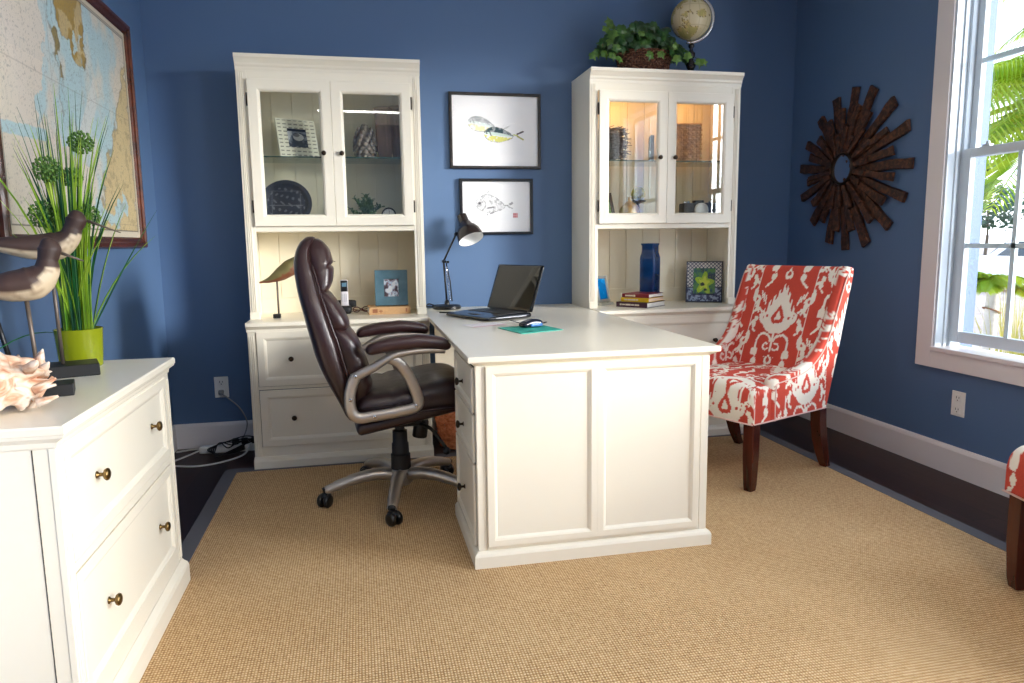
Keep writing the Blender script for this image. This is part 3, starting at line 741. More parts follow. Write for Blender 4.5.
def armchair(loc, rz, label, grp=None):
    t = thing('ikat_armchair', label, 'armchair', loc, rz, grp)
    def dense(P, n):
        return [tuple(q) for q in catmull([(0, a, b) for a, b in P], n)]
    F = dense([p[0] for p in SIDE], 12); B = dense([p[1] for p in SIDE], 12)
    F = [(a[1], a[2]) for a in F]; B = [(a[1], a[2]) for a in B]
    for s in (-1, 1):
        rows = []; nf = 66
        for (yf, zf), (yb, zb) in zip(F, B):
            yf, zf = yf, zf; r = []
            ln = math.hypot(yb-yf, zb-zf); ir = min(.028/ln, .45)
            for i in range(nf+1):                                  # outer face, back to front
                q = 1-(1-ir)*i/nf; r.append((.300, yf+(yb-yf)*(1-(1-q)) if False else yf+(yb-yf)*q, zf+(zb-zf)*q))
            for k in range(1, 8):
                a = PI*k/8; q = ir*(1-math.sin(a)); r.append((.269+.031*math.cos(a), yf+(yb-yf)*q, zf+(zb-zf)*q))
            for i in range(nf+1):
                q = ir+(1-ir)*i/nf; r.append((.238, yf+(yb-yf)*q, zf+(zb-zf)*q))
            rows.append(r)
        top = [(.269+(x-.269)*.55, y, z+.006) for x, y, z in rows[-1]]; rows.append(top)
        n = len(rows[0]); vs = [(s*x, y, z) for r in rows for x, y, z in r]
        fs = [(i*n+k, i*n+(k+1) % n, (i+1)*n+(k+1) % n, (i+1)*n+k) for i in range(len(rows)-1) for k in range(n)]
        fs += [tuple(range(n))[::-1], tuple((len(rows)-1)*n+k for k in range(n))]
        o = obj('arm', G().add(vs, fs), M_ikat, t, smooth='auto')
        ib(s, o, lambda a: (a[:, 1]-.05+.18*(np.abs(a[:, 0]) < .268)+(.30-np.abs(a[:, 0]))*.9, a[:, 2]-.465))
        pp = [Vector((s*.3005, y, z)) for y, z in F[::4]]
        pp = [p+Vector((0, .028 if p.z < .5 else .006, -.004 if p.z < .5 else -.026)) for p in pp]
        obj('piping', G().tube(pp, .0032, 6), M_pipe, o, smooth=True)
        obj('piping', G().tube([Vector((s*.300, -.335, .322)), Vector((s*.301, -.21, .321)), Vector((s*.301, .226, .321))], .0035, 6), M_pipe, o, smooth=True)
    # back
    rows = []; nz = 150; nx = 150
    def yf(z): return .150+(z-.42)*.375
    def yb(z): return .226+(z-.325)*.280
    vs = []; ring = []
    for j in range(nz+1):
        z = .33+(1.002-.33)*j/nz; q = max(0, (z-.975)/.027)
        ins = .018*(1-math.sqrt(max(0, 1-q*q))); a, b = yf(z)+ins, yb(z)-ins; hw = .298-ins*1.2 if z > .5 else .24+.058*min(1, max(0, (z-.33)/.01))
        hw = .299-ins*1.2
        r = []
        for i in range(nx+1):
            x = -hw+2*hw*i/nx; bul = .012*(1-(x/.30)**2)*math.sin(PI*min(1, max(0, (z-.45)/.55)))
            xin = max(0, 1-((abs(x)-(hw-.02))/.02)) if abs(x) > hw-.02 else 1
            r.append((x, a-bul+.018*(1-min(1, xin))**2, z))
        for i in range(nx+1):
            x = hw-2*hw*i/nx; r.append((x, b, z))
        ring.append(r)
    n = len(ring[0]); vs = [p for r in ring for p in r]
    fs = [(i*n+k, i*n+(k+1) % n, (i+1)*n+(k+1) % n, (i+1)*n+k) for i in range(len(ring)-1) for k in range(n)]
    # top closed strip by strip
    k = (len(ring)-1)*n; fs += [(k+i, k+i+1, k+n-2-i, k+n-1-i) for i in range(nx)]; fs += [tuple(range(n))[::-1]]
    o = obj('backrest', G().add(vs, fs), M_ikat, t, smooth='auto')
    ib(0, o, lambda a: (a[:, 0]+.012, (a[:, 2]-.755)*1.04))
    # seat with a T-shaped front
    ring = []; ny = 130; nx = 120
    for j in range(ny+1):
        y = -.345+(.22+.345)*j/ny; hw = .300 if y < -.218 else (.300-(.300-.241)*min(1, (y+.218)/.006))
        q = max(0, (-.295-y)/.05); drop = .05*(1-math.sqrt(max(0, 1-q*q)))
        r = []
        for i in range(nx+1):
            x = hw-2*hw*i/nx; zt = .478+.022*(1-(x/.3)**2)-drop
            e = max(0, (abs(x)-(hw-.03))/.03); zt -= .026*(1-math.sqrt(max(0, 1-e*e)))
            r.append((x, y+(.0), zt))
        for i in range(21):
            r.append((-hw, y, (r[nx][2])*(1-(i+1)/22)+.322*(i+1)/22))
        for i in range(nx+1): r.append((-hw+2*hw*i/nx, y, .321))
        for i in range(21): r.append((hw, y, .322+(r[0][2]-.322)*(i+1)/22))
        ring.append(r)
    n = len(ring[0]); vs = [p for r in ring for p in r]
    fs = [(i*n+k, i*n+(k+1) % n, (i+1)*n+(k+1) % n, (i+1)*n+k) for i in range(len(ring)-1) for k in range(n)]
    fs += [tuple((len(ring)-1)*n+k for k in range(n))]
    g = G().add(vs, fs)
    # front face as a grid
    g2 = G().grid(lambda a, b: (-.300+.600*a, -.345-.010*math.sin(PI*b)*(1-(2*a-1)**6), .321+(ring[0][int(round((1-a)*nx))][2]-.321)*b), nx+1, 40)
    g.add(g2.v, g2.f)
    o = obj('seat', g, M_ikat, t, smooth='auto')
    ib(0, o, lambda a: (a[:, 0]-.15+(a[:, 1]+.345)*(np.abs(a[:, 0]) > .293)*(a[:, 2] < .465), np.where(a[:, 2] < .44, a[:, 2]-.40+np.where(a[:, 1] < -.33, 0, 0), -(a[:, 1]+.345)+.04)))
    obj('piping', G().tube([Vector((.301, -.35, .322)), Vector((.0, -.352, .322)), Vector((-.301, -.35, .322))], .0035, 6), M_pipe, o, smooth=True)
    for s in (-1, 1):
        g = G()
        def leg(P):
            rows = [[(s*(x-w), y-d, z), (s*(x+w), y-d, z), (s*(x+w), y+d, z), (s*(x-w), y+d, z)] for x, y, z, w, d in P]
            vs = [p for r in rows for p in r]; m = len(rows)
            return G().add(vs, [(4*i+k, 4*i+(k+1) % 4, 4*i+4+(k+1) % 4, 4*i+4+k) for i in range(m-1) for k in range(4)]+[(3, 2, 1, 0), tuple(4*(m-1)+k for k in range(4))])
        obj('leg', leg([(.262, -.302, 0, .019, .019), (.264, -.304, .03, .022, .022), (.266, -.307, .16, .026, .026), (.266, -.307, .335, .027, .027)]), M_mahog, t, bevel=.003)
        P = [(.262, .305, 0, .018, .020), (.263, .285, .035, .020, .022), (.264, .262, .09, .023, .026), (.265, .238, .16, .025, .029), (.266, .222, .24, .026, .030), (.266, .215, .335, .027, .030)]
        obj('leg', leg(P), M_mahog, t, bevel=.003)
    return t
M_pipe = plain('welt_cord', srgb(232, 196, 186), .8)
armchair((1.887, -1.06, RZ), math.radians(-67), 'red and cream patterned armchair standing whole between the desk and the window wall')
armchair((2.318, -2.775, RZ), math.radians(-100), 'second red patterned armchair, at the picture edge, only a leg in view')
# ================================================================ wall map and prints
BL = col(178, 206, 212); PAP = col(222, 212, 200); OCH = col(170, 140, 66); TAN = col(206, 186, 140); CRMP = col(214, 206, 178)
MY0, MY1, MZ0, MZ1 = -1.812, -.325, 1.142, 2.208
t = thing('framed_wall_map', 'large old sea chart in a reddish wooden frame on the left wall', 'map', (XL, (MY0+MY1)/2, (MZ0+MZ1)/2))
w2, h2 = (MY1-MY0)/2, (MZ1-MZ0)/2
def pframe(g, w2, h2, fw, T, prof):
    """mitred frame: prof (inset, height) list"""
    rings = [[T(-w2+i, -h2+i, n), T(w2-i, -h2+i, n), T(w2-i, h2-i, n), T(-w2+i, h2-i, n)] for i, n in prof]
    m = len(rings); vs = [p for r in rings for p in r]
    return g.add(vs, [(4*i+k, 4*i+(k+1) % 4, 4*((i+1) % m)+(k+1) % 4, 4*((i+1) % m)+k) for i in range(m) for k in range(4)])
TM = lambda u, v, n: (n, u, v)
obj('frame', pframe(G(), w2, h2, .05, TM, [(0, 0), (0, .022), (.006, .03), (.022, .032), (.03, .024), (.042, .020), (.05, .012), (.05, 0)]), M_frame, t)
M_mapglass = glassy('chart_glazing', (1, 1, 1, 1), .22)
LAND1 = [(-1.2,2.15),(-1.12,2.16),(-0.94,2.16),(-0.93,2.06),(-0.94,1.97),(-0.92,1.93),(-0.98,1.85),(-1.02,1.84),(-1.06,1.87),(-1.1,1.9),(-1.1,1.96),(-1.17,1.94),(-1.2,1.97),(-1.22,2.01)]
INLET = [(-1.03,1.98),(-.97,1.985),(-.98,1.91),(-1.04,1.90)]
CHAIN = [(-1.31,2.16),(-1.28,1.97),(-1.245,1.92),(-1.235,1.86),(-1.225,1.79),(-1.235,1.71),(-1.22,1.61),(-1.17,1.60),(-1.2,1.72),(-1.195,1.85),(-1.22,1.93),(-1.26,1.98),(-1.27,2.16)]
LAND2 = [(-.44,1.98),(-.50,1.87),(-.56,1.79),(-.62,1.69),(-.72,1.56),(-.80,1.51),(-.82,1.43),(-.86,1.36),(-.88,1.19),(-.4,1.19),(-.4,2.02)]
HARB = [(-.95,1.36),(-.85,1.31),(-.72,1.31),(-.57,1.39),(-.51,1.34),(-.67,1.25),(-.84,1.245),(-.97,1.30)]
SHAL = [(-1.36,2.16),(-1.33,1.89),(-1.38,1.74),(-1.46,1.6),(-1.29,1.56),(-1.13,1.50),(-.95,1.46),(-.95,1.2),(-.6,1.2),(-.6,1.9),(-.45,2.05),(-.62,2.16)]
def mapfn(U, V):
    y = U+MY0+.05; z = V+MZ0+.05
    nx = (fbm(y*20, z*20, 1, 5)-.5)*.11; nz = (fbm(y*20, z*20, 8, 5)-.5)*.11; X, Z = y+nx, z+nz
    base = np.tile(PAP, (len(U), 1))
    f = fbm(y*3+z, z*1.2, 20); base = mixc(base, (f-.3)*.8, CRMP)
    sh = inpoly(X, Z, SHAL); d = fbm(y*9, z*6, 31)
    base = mixc(base, sh*np.clip((d-.32)*3.6, .1, .95), BL)
    base = mixc(base, (np.abs(z-1.53-(y+1.6)*.05) < .016+.01*d) & (y < -1.4), BL)
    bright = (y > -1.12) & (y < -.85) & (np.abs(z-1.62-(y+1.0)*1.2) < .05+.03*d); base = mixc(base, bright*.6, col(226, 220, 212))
    for P, c in ((LAND1, OCH), (CHAIN, col(150, 132, 76)), (LAND2, TAN)):
        m = inpoly(X, Z, P); base = mixc(base, m, c)
        m2 = inpoly(X+.010, Z, P) ^ inpoly(X-.006, Z+.004, P); base = mixc(base, m2*.5, col(96, 92, 70))
    base = mixc(base, inpoly(X, Z, CHAIN)*(d > .5), BL)
    base = mixc(base, inpoly(X, Z, INLET)*.9, BL); base = mixc(base, inpoly(X, Z, HARB)*.95, BL)
    base = mixc(base, inpoly(X, Z, LAND1)*(fbm(y*14, z*14, 50) > .58)*.7, col(206, 186, 140))
    base = mixc(base, inpoly(X, Z, LAND2)*(fbm(y*30, z*30, 51) > .62)*.35, col(120, 104, 70))
    # depth soundings, grid and contour lines
    ct = np.abs((fbm(y*4, z*4, 60)*14) % 1-.5); base = mixc(base, (ct > .47)*.24*(1-inpoly(X, Z, LAND2)), col(110, 128, 134))
    dots = (vnoise(y*190, z*190, 61) > .84)*.42; base = mixc(base, dots, col(84, 86, 84))
    for q in (1.25, 1.5, 1.75, 2.0): base = mixc(base, (np.abs(z-q-(y+1.1)*.0) < .0013)*.35, col(110, 100, 90))
    for q in (-1.6, -1.3, -1.0, -.7): base = mixc(base, (np.abs(y-q) < .0013)*.35, col(110, 100, 90))
    for ang, cx, cz in [(.3, -1.4, 1.6), (1.0, -1.4, 1.6), (1.9, -1.4, 1.6), (2.6, -1.4, 1.6), (.7, -.8, 1.7), (2.2, -.8, 1.7)]:
        base = mixc(base, (np.abs((y-cx)*math.sin(ang)-(z-cz)*math.cos(ang)) < .0011)*.3, col(120, 104, 96))
    # printed border
    e = np.minimum(np.minimum(y-MY0-.05, MY1-.05-y), np.minimum(z-MZ0-.05, MZ1-.05-z))
    base = mixc(base, e < .030, col(212, 202, 180)); base = mixc(base, np.abs(e-.030) < .0018, col(70, 60, 52)); base = mixc(base, np.abs(e-.022) < .001, col(110, 96, 80))
    return base
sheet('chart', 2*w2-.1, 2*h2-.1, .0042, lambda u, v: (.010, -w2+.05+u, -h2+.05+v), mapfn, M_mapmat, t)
obj('glass', G().box(.0125, .0135, -w2+.048, w2-.048, -h2+.048, h2-.048), M_mapglass, t)

TP = lambda u, v, n: (u, -n, v)
def picture(x0, x1, z0, z1, label, fn, fmat):
    t = thing('framed_fish_print', label, 'picture', ((x0+x1)/2, 0, (z0+z1)/2))
    w2, h2 = (x1-x0)/2, (z1-z0)/2
    obj('frame', pframe(G(), w2, h2, .016, TP, [(0, .002), (0, .022), (.003, .026), (.014, .026), (.016, .024), (.016, .002)]), fmat, t)
    obj('backing', G().box(-w2+.01, w2-.01, -.006, -.002, -h2+.01, h2-.01), M_blackmatte, t)
    sheet('print', 2*w2-.03, 2*h2-.03, .0022, lambda u, v: (-w2+.015+u, -.009, -h2+.015+v), fn, M_paper, t)
    obj('glass', G().box(-w2+.015, w2-.015, -.0125, -.0115, -h2+.015, h2-.015), M_picglass, t)
    return t
M_picglass = glassy('picture_glass', (1, 1, 1, 1), .06)
WHT = col(246, 246, 248)
def fish1(U, V):
    W, Hh = .513, .398; x = U/W; y = V/Hh
    b = np.tile(WHT, (len(U), 1)); n = fbm(U*60, V*60, 3); n2 = fbm(U*160, V*160, 5)
    ins = (np.abs(x-.5) < .33) & (np.abs(y-.5) < .33); b = mixc(b, ins*.25, col(236, 238, 240))
    # px-frame of the zoomed print: X 0..1 right, Y 0..1 up
    def body(cx, cy, L, Hh2, tilt, fade):
        nonlocal b
        dx = (x-cx)*1.29; dy = (y-cy); u = dx*math.cos(tilt)+dy*math.sin(tilt); v = -dx*math.sin(tilt)+dy*math.cos(tilt)
        s = np.clip((u+L)/(2*L), 0, 1); th = Hh2*np.sin(PI*s**.72)**.75
        inside = (np.abs(v) < th) & (np.abs(u) < L)
        b = mixc(b, inside*(v > th*.30)*(.65+.35*(n > .45))*fade, col(34, 66, 76))
        b = mixc(b, inside*(v <= th*.30)*(v > -.1*th)*fade*.55, col(176, 214, 196))
        b = mixc(b, inside*(v <= -.02)*(n > .36)*fade*.85, col(222, 220, 70))
        b = mixc(b, (np.abs(np.abs(v)-th) < .006)*(np.abs(u) < L)*(n2 > .45)*fade*.8, col(50, 66, 60))
        b = mixc(b, (np.hypot(u+L*.82, v-.004) < .012)*fade, col(30, 36, 40))
        b = mixc(b, (seg(u, v, (-L*.62, .025), (-L*.52, -.02)) < .008)*fade*.9, col(44, 52, 40))
        for k in range(3): b = mixc(b, (seg(u, v, (L*.15+k*.03, th.max()*.9), (L*.3+k*.05, th.max()*1.5)) < .0035)*(n2 > .42)*fade*.5, col(110, 120, 120))
    body(.345, .60, .21, .105, -.20, .60)
    body(.545, .455, .225, .108, -.10, 1)
    b = mixc(b, (seg(x, y, (.72, .46), (.76, .455)) < .008), col(200, 206, 90))
    b = mixc(b, (seg(x, y, (.765, .475), (.83, .51)) < .011)*(n > .3), col(60, 52, 58))
    b = mixc(b, (seg(x, y, (.765, .44), (.83, .395)) < .010)*(n > .35), col(170, 166, 80))
    b = mixc(b, (seg(x, y, (.60, .54), (.66, .585)) < .004)*.6, col(130, 130, 130))
    b = mixc(b, ((np.hypot((x-.18)/.03, (y-.235)/.03) < 1) & (n2 > .55))*.35, col(110, 110, 115))
    return b
def fish2(U, V):
    W, Hh = .42, .302; x = U/W; y = V/Hh
    b = np.tile(WHT, (len(U), 1)); n = fbm(U*90, V*90, 13); n2 = fbm(U*200, V*200, 15)
    ins = (np.abs(x-.5) < .34) & (np.abs(y-.53) < .30); b = mixc(b, ins*.3, col(236, 238, 240))
    dx = (x-.40)*1.39; dy = y-.53; u = dx; v = dy
    u = u*.88+.0; v = v+.10*u; s = np.clip((u+.27)/.54, 0, 1); top = .20*np.sin(PI*s**.85)**.9; bot = -.15*np.sin(PI*s**.8)**.7
    inside = (v < top) & (v > bot) & (np.abs(u) < .27)
    b = mixc(b, inside*(.12+.45*(n > .55)+.25*(n2 > .6)), col(120, 122, 126))
    edge = (np.minimum(np.abs(v-top), np.abs(v-bot)) < .012) & (np.abs(u) < .27); b = mixc(b, edge*(n2 > .45)*.55, col(110, 110, 114))
    b = mixc(b, (np.hypot(u+.185, v-.015) < .020), col(60, 60, 64)); b = mixc(b, np.abs(np.hypot(u+.185, v-.015)-.028) < .006, col(150, 150, 150))
    b = mixc(b, (np.abs(np.hypot(u+.17, v)-.095) < .008)*(u > -.12)*.7, col(100, 100, 104))
    b = mixc(b, (seg(u, v, (-.05, -.065), (.06, -.035)) < .014)*(n > .35)*.85, col(90, 90, 94))
    b = mixc(b, (seg(u, v, (.27, .02), (.32, .02)) < .012)*.7, col(120, 120, 122))
    b = mixc(b, (seg(u, v, (.325, .02), (.39, .08)) < .022)*(n > .38)*.8, col(110, 110, 112)); b = mixc(b, (seg(u, v, (.325, 0), (.39, -.03)) < .014)*(n > .42)*.7, col(140, 140, 142))
    b = mixc(b, (seg(u, v, (-.08, .22), (-.02, .26)) < .012)*(n > .4)*.6, col(120, 120, 122))
    b = mixc(b, (seg(u, v, (.0, -.17), (.06, -.14)) < .012)*.8, col(110, 110, 114)); b = mixc(b, (np.hypot(u+.05, v+.19) < .016)*.8, col(120, 120, 124))
    st = (np.abs(x-.765) < .032) & (np.abs(y-.325) < .042); b = mixc(b, st*.9, col(200, 84, 92))
    b = mixc(b, st & ((np.abs(np.abs(x-.765)-.014) < .004) | (np.abs(y-.325) < .006)), col(226, 170, 172))
    return b
picture(.547, 1.094, 1.578, 2.012, 'dark-framed print of two green and yellow fish on the blue wall', fish1, M_darkframe)
picture(.599, 1.043, 1.192, 1.521, 'smaller dark-framed print of one grey fish with a red seal', fish2, M_blackframe if 'M_blackframe' in globals() else M_black)

# ================================================================ sunburst mirror
t = thing('sunburst_mirror', 'sunburst mirror of dark reclaimed wood slats around a small round glass, on the right wall', 'mirror', (XR, -.540, 1.537))
LONG = [(80, .452), (61, .472), (39, .498), (19, .526), (-2, .541), (-21, .537), (-40, .523), (-62, .491), (-83, .464), (-103, .432), (-132, .398), (-160, .403), (174, .404), (152, .39), (125, .391), (102, .421)]
SHORT = [(91, .343), (70, .36), (52, .368), (26, .41), (8, .425), (-10, .435), (-30, .414), (-49, .411), (-72, .372), (-94, .351), (-115, .329), (-142, .308), (-171, .307), (163, .312), (136, .296), (114, .316)]
random.seed(11)
def slat(a, r0, r1, w, th, off):
    g = G(); a = math.radians(a); ca, sa = math.cos(a), math.sin(a); n = 8; rows = []
    for i in range(n+1):
        q = i/n; r = r0+(r1-r0)*q; hw = w/2*(.62+.38*q)*random.uniform(.90, 1.08); dd = random.uniform(-.003, .003)
        if i == n: r += 0
        x0 = -off-th*random.uniform(.85, 1.1)
        rows.append([(-off, r, -hw+dd), (-off, r+(random.uniform(-.012, .012) if i == n else 0), hw+dd), (x0, r, hw*.9+dd), (x0, r, -hw*.9+dd)])
    vs = [(x, -(r*ca-s*sa), r*sa+s*ca) for R in rows for x, r, s in R]     # angle 0 points to the window
    return g.add(vs, [(4*i+k, 4*i+(k+1) % 4, 4*i+4+(k+1) % 4, 4*i+4+k) for i in range(n) for k in range(4)]+[(3, 2, 1, 0), tuple(4*n+k for k in range(4))])
for a, r in LONG: obj('wood_slat', slat(a, .070, r, random.uniform(.052, .066), .020, .006), M_slat, t, bevel=.003)
for a, r in SHORT: obj('wood_slat', slat(a+random.uniform(-2, 2), .075, r, random.uniform(.044, .056), .018, .022), M_slat, t, bevel=.003)
for k in range(20): obj('wood_slat', slat(k*18+random.uniform(-4, 4)+7, .078, random.uniform(.19, .30), .034, .014, .036), M_slat, t, bevel=.002)
RX = Matrix.Rotation(-PI/2, 4, 'Y')
obj('mirror_rim', G().lathe([(.072, .006), (.090, .006), (.092, .052), (.086, .060), (.078, .058), (.076, .048), (.072, .046)], 40, (0, -.040, 0), RX), M_bronze, t, smooth='auto')
obj('mirror_glass', G().lathe([(.076, .046), (.076, .050)], 40, (0, -.040, 0), RX), M_mirror, t)
# ================================================================ things on the low cabinet
def leafblade(g, base, tip, w, bend=(0,0,0), n=7):
    base, tip = Vector(base), Vector(tip); side = (tip-base).cross(Vector((.3, .95, 0))).normalized()
    side = (side+Vector((random.uniform(-.5, .5), random.uniform(-.5, .5), 0))).normalized(); rows = []
    for i in range(n+1):
        q = i/n; p = base.lerp(tip, q)+Vector(bend)*(4*q*(1-q))*.5+Vector((0, 0, 0)); ww = w*(1-q)**.55*(.6+.4*min(1, q*6))
        nrm = side.cross(Vector((0, 0, 1))).normalized() if abs(side.z) < .9 else Vector((1, 0, 0))
        rows.append([p-side*ww, p+nrm*ww*.35, p+side*ww])
    vs = [tuple(v) for r in rows for v in r]
    g.add(vs, [(3*i+k, 3*i+k+1, 3*i+4+k, 3*i+3+k) for i in range(n) for k in range(2)])
TF = .783
t = thing('potted_allium_grass', 'artificial grass with green ball flowers in a lime pot under the wall map', 'potted plant', (-.852, -1.865, TF))
obj('pot', G().lathe([(.056, 0), (.059, .003), (.066, .112), (.068, .117), (.065, .118), (.062, .107), (.052, .02)], 36), M_lime, t, smooth='auto')
obj('soil', G().lathe([(.0615, .094), (.0615, .098)], 24), plain('dark_moss', srgb(36, 48, 22), .9), t)
random.seed(5)
for nm, mt, n, wd in (('light_blades', M_grass, 74, .0042), ('dark_blades', M_grassd, 52, .0036)):
    g = G()
    for k in range(n):
        a = random.uniform(0, 2*PI); r = random.uniform(0, .043); hh = random.uniform(.30, .66) if k > 8 else random.uniform(.6, .74); sp = random.uniform(.0, .13)*(1 if k % 6 else 1.9)
        b = (r*math.cos(a), r*math.sin(a), .105); aa = a+random.uniform(-.6, .6)
        tx, ty = b[0]+sp*math.cos(aa), b[1]+sp*math.sin(aa); tx = max(tx, -.15)
        leafblade(g, b, (tx, ty, .105+hh*(1 if sp < .15 else .75)), wd*random.uniform(.7, 1.4), (-(tx-b[0])*.5, -(ty-b[1])*.5, .02))
    leafblade(g, (.03, .02, .11), (.19, .20, .40), .0035, (-.03, -.02, .03)); leafblade(g, (.04, .0, .11), (.13, .12, .50), .004, (-.02, 0, .03))
    if nm == 'dark_blades': leafblade(g, (-.05, -.03, .11), (-.16, -.26, .05), .003, (0, 0, .06)); leafblade(g, (.04, .0, .11), (.22, .12, .48), .003, (0, 0, .02))
    obj(nm, g, mt, t, solid=.0008)
# ball flowers: (x,z) positions seen across the plant
for (x, y, z, r) in ((.058, -.01, .672, .034), (-.016, -.07, .588, .037), (.022, .0, .572, .029), (-.052, -.03, .462, .040), (.050, .01, .458, .037)):
    st = obj('flower_stem', G().tube(catmull([(x*.2, y*.2, .11), (x*.55, y*.5, z*.55), (x, y, z-r*.6)]), .0028, 6), M_grass, t, smooth=True)
    g = G().ball((x, y, z), r*.45, 10, 7); N = 90
    for k in range(N):
        zz = 1-2*(k+.5)/N; ph = k*2.39996; rr = math.sqrt(1-zz*zz); d = Vector((rr*math.cos(ph), rr*math.sin(ph), zz)); p = Vector((x, y, z))
        g.tube([p+d*r*.4, p+d*r*.85], .0007, 4); g.ball(tuple(p+d*r*random.uniform(.86, 1.0)), .0042, 5, 4)
    obj('flower_head', g, M_allium, st, smooth=True)

M_rod = plain('grey_iron_rod', srgb(112, 100, 90), .4, .5)
M_birdp = attr_mat('driftwood_paint', .55, (120, .5))
BR, CRB = col(58, 40, 34), col(196, 178, 150)
def shorebird(loc, rz, label, spine, beak, rodtop, base, grp=None, cols=(BR, CRB), zs=1.0, lean=0):
    t = thing('wooden_shorebird', label, 'carved bird', loc, rz, grp)
    pts = catmull([(u, 0, z) for u, z, rv, rl in spine], 6); n = len(pts)
    def ip(i, k):
        a = min(int(i/6), len(spine)-2); q = i/6-a; return spine[a][k]*(1-q)+spine[a+1][k]*q
    g = G().tube(pts, [ip(i, 3) for i in range(n)], 28, up=(-.5, 0, 1), b=[ip(i, 2) for i in range(n)])
    o = obj('body', g, M_birdp, t, smooth=True, sub=1)
    su = [s[0] for s in spine]; sz = [s[1] for s in spine]; rv = [s[2] for s in spine]
    def f(a):
        u, z = a[:, 0], a[:, 2]; zc = np.interp(u, su, sz); r = np.interp(u, su, rv)
        edge = zc-r*.30+np.where(u > su[4], (u-su[4])*.55, 0)+np.where(u < su[2], (su[2]-u)*.10, 0)
        n1 = (fbm(u*30, z*60+a[:, 1]*40, 3)-.5); m = (z < edge+n1*.005)
        m &= z < sz[-5]+.010
        d = fbm(u*50, z*120, 7); base = np.tile(cols[0], (len(u), 1))*(.7+.9*fbm(u*25, z*25+a[:, 1]*30, 9))[:, None]
        base = mixc(base, m, cols[1]); base = mixc(base, m*(d > .60)*.5, col(124, 96, 72)); return base
    paint(o, f)
    obj('beak', G().tube([beak[0], beak[1]], [.0045, .0015], 8), M_rod, t, smooth=True)
    st = obj('rod', G().tube([(0, 0, .02), (rodtop[0], 0, rodtop[1])], .0052, 10), M_rod, t, smooth=True)
    bx0, bx1, by, bz = base
    obj('stand_base', G().box(bx0, bx1, -by, by, 0, bz), M_blackmatte, t, bevel=.003)
    return t
SP = [(-.185, 1.165, .003, .006), (-.150, 1.160, .010, .018), (-.100, 1.156, .022, .030), (-.040, 1.150, .034, .040), (.020, 1.152, .040, .042), (.054, 1.174, .029, .032), (.066, 1.202, .023, .024), (.076, 1.226, .027, .027), (.078, 1.246, .015, .015), (.079, 1.252, .004, .004)]
yaw = math.atan2(.36, .93)
shorebird((-.842, -2.030, TF), yaw, 'carved brown and white shorebird on the wider black base, farther of the two',
          [(u-.010, z-TF+.0, a, b) for u, z, a, b in SP], ((.092, 0, .440), (.175, 0, .405)), (-.006, .34), (-.10, .088, .056, .034))
SP2 = [(-.175, 1.098, .003, .006), (-.140, 1.092, .012, .018), (-.095, 1.088, .022, .032), (-.040, 1.086, .037, .044), (.008, 1.094, .042, .046), (.036, 1.120, .030, .034), (.042, 1.148, .022, .024), (.048, 1.175, .026, .026), (.046, 1.196, .014, .015), (.046, 1.202, .004, .004)]
shorebird((-.784, -2.334, TF), yaw-.06, 'carved brown and white shorebird in front, on the smaller black base beside the shell',
          [(u+.0, z-TF-.030, a, b) for u, z, a, b in SP2], ((.064, 0, .354), (.118, 0, .330)), (-.010, .25), (-.06, .072, .040, .030))
# a third slim dark rod at the picture's edge
t = thing('easel_stand', 'black slanted stand leg behind the shell at the edge of the cabinet top', 'stand', (-1.00, -1.99, TF))
obj('leg', G().tube([(.015, 0, .0), (-.045, .03, .24)], .007, 8), M_black, t, smooth=True)
obj('leg', G().tube([(-.055, -.05, .0), (-.045, .03, .24)], .007, 8), M_black, t, smooth=True)
# spiny shell
M_shell = noisy('sea_shell', [(.28, srgb(168, 98, 64)), (.42, srgb(206, 168, 140)), (.58, srgb(224, 212, 198)), (.78, srgb(180, 118, 78))], 16, 6, .45, (1, 1, 2.4), bump=.8, dist=1.2)
t = thing('conch_shell', 'large spiny cream and orange shell lying on the near end of the cabinet', 'shell', (-.865, -2.545, TF), .62)
random.seed(8)
def shfn(a, b):                     # b along the shell 0..1 (left to right), a round
    th = a*2*PI; x = -.17+.335*b; R = .075*(math.sin(PI*min(1, b*.86+.10))**.8)+.008
    rib = 1+.10*math.sin(b*34+th)+.07*math.sin(th*5+b*8); sp = max(0, math.sin(th*4+b*12))**8*max(0, math.sin(b*30+1))**6*.55
    top = .18 if math.sin(th) > 0 else 0
    r = R*(rib+sp); fl = 1.25 if b > .5 else 1
    z = r*math.sin(th)*(.95); z = max(z, -.058-.010*math.sin(b*9))
    return (x+.015*math.sin(th*6+b*5)*(b > .8), r*math.cos(th)*fl, z+.064+.005)
g = G().grid(shfn, 72, 60, wrap=True)
for k in range(34):
    b = random.uniform(.12, 1.0); th = random.uniform(.05, 2.9); x, y, z = shfn(th/2/PI, b); d = Vector((.5*(b-.4), math.cos(th), math.sin(th))).normalized(); p = Vector((x, y, z)); L_ = random.uniform(.018, .040)
    g.tube([p-d*.02, p+d*L_*.4, p+d*L_], [.014, .009, .002], 7)
for k in range(9):
    y = -.07+.0165*k; g.tube([(.13, y, .02+.03*math.sin(k)), (.165+random.uniform(0, .02), y*1.1, .03+.04*abs(math.sin(k*1.3)))], [.012, .003], 7)
obj('shell_body', g, M_shell, t, smooth=True)

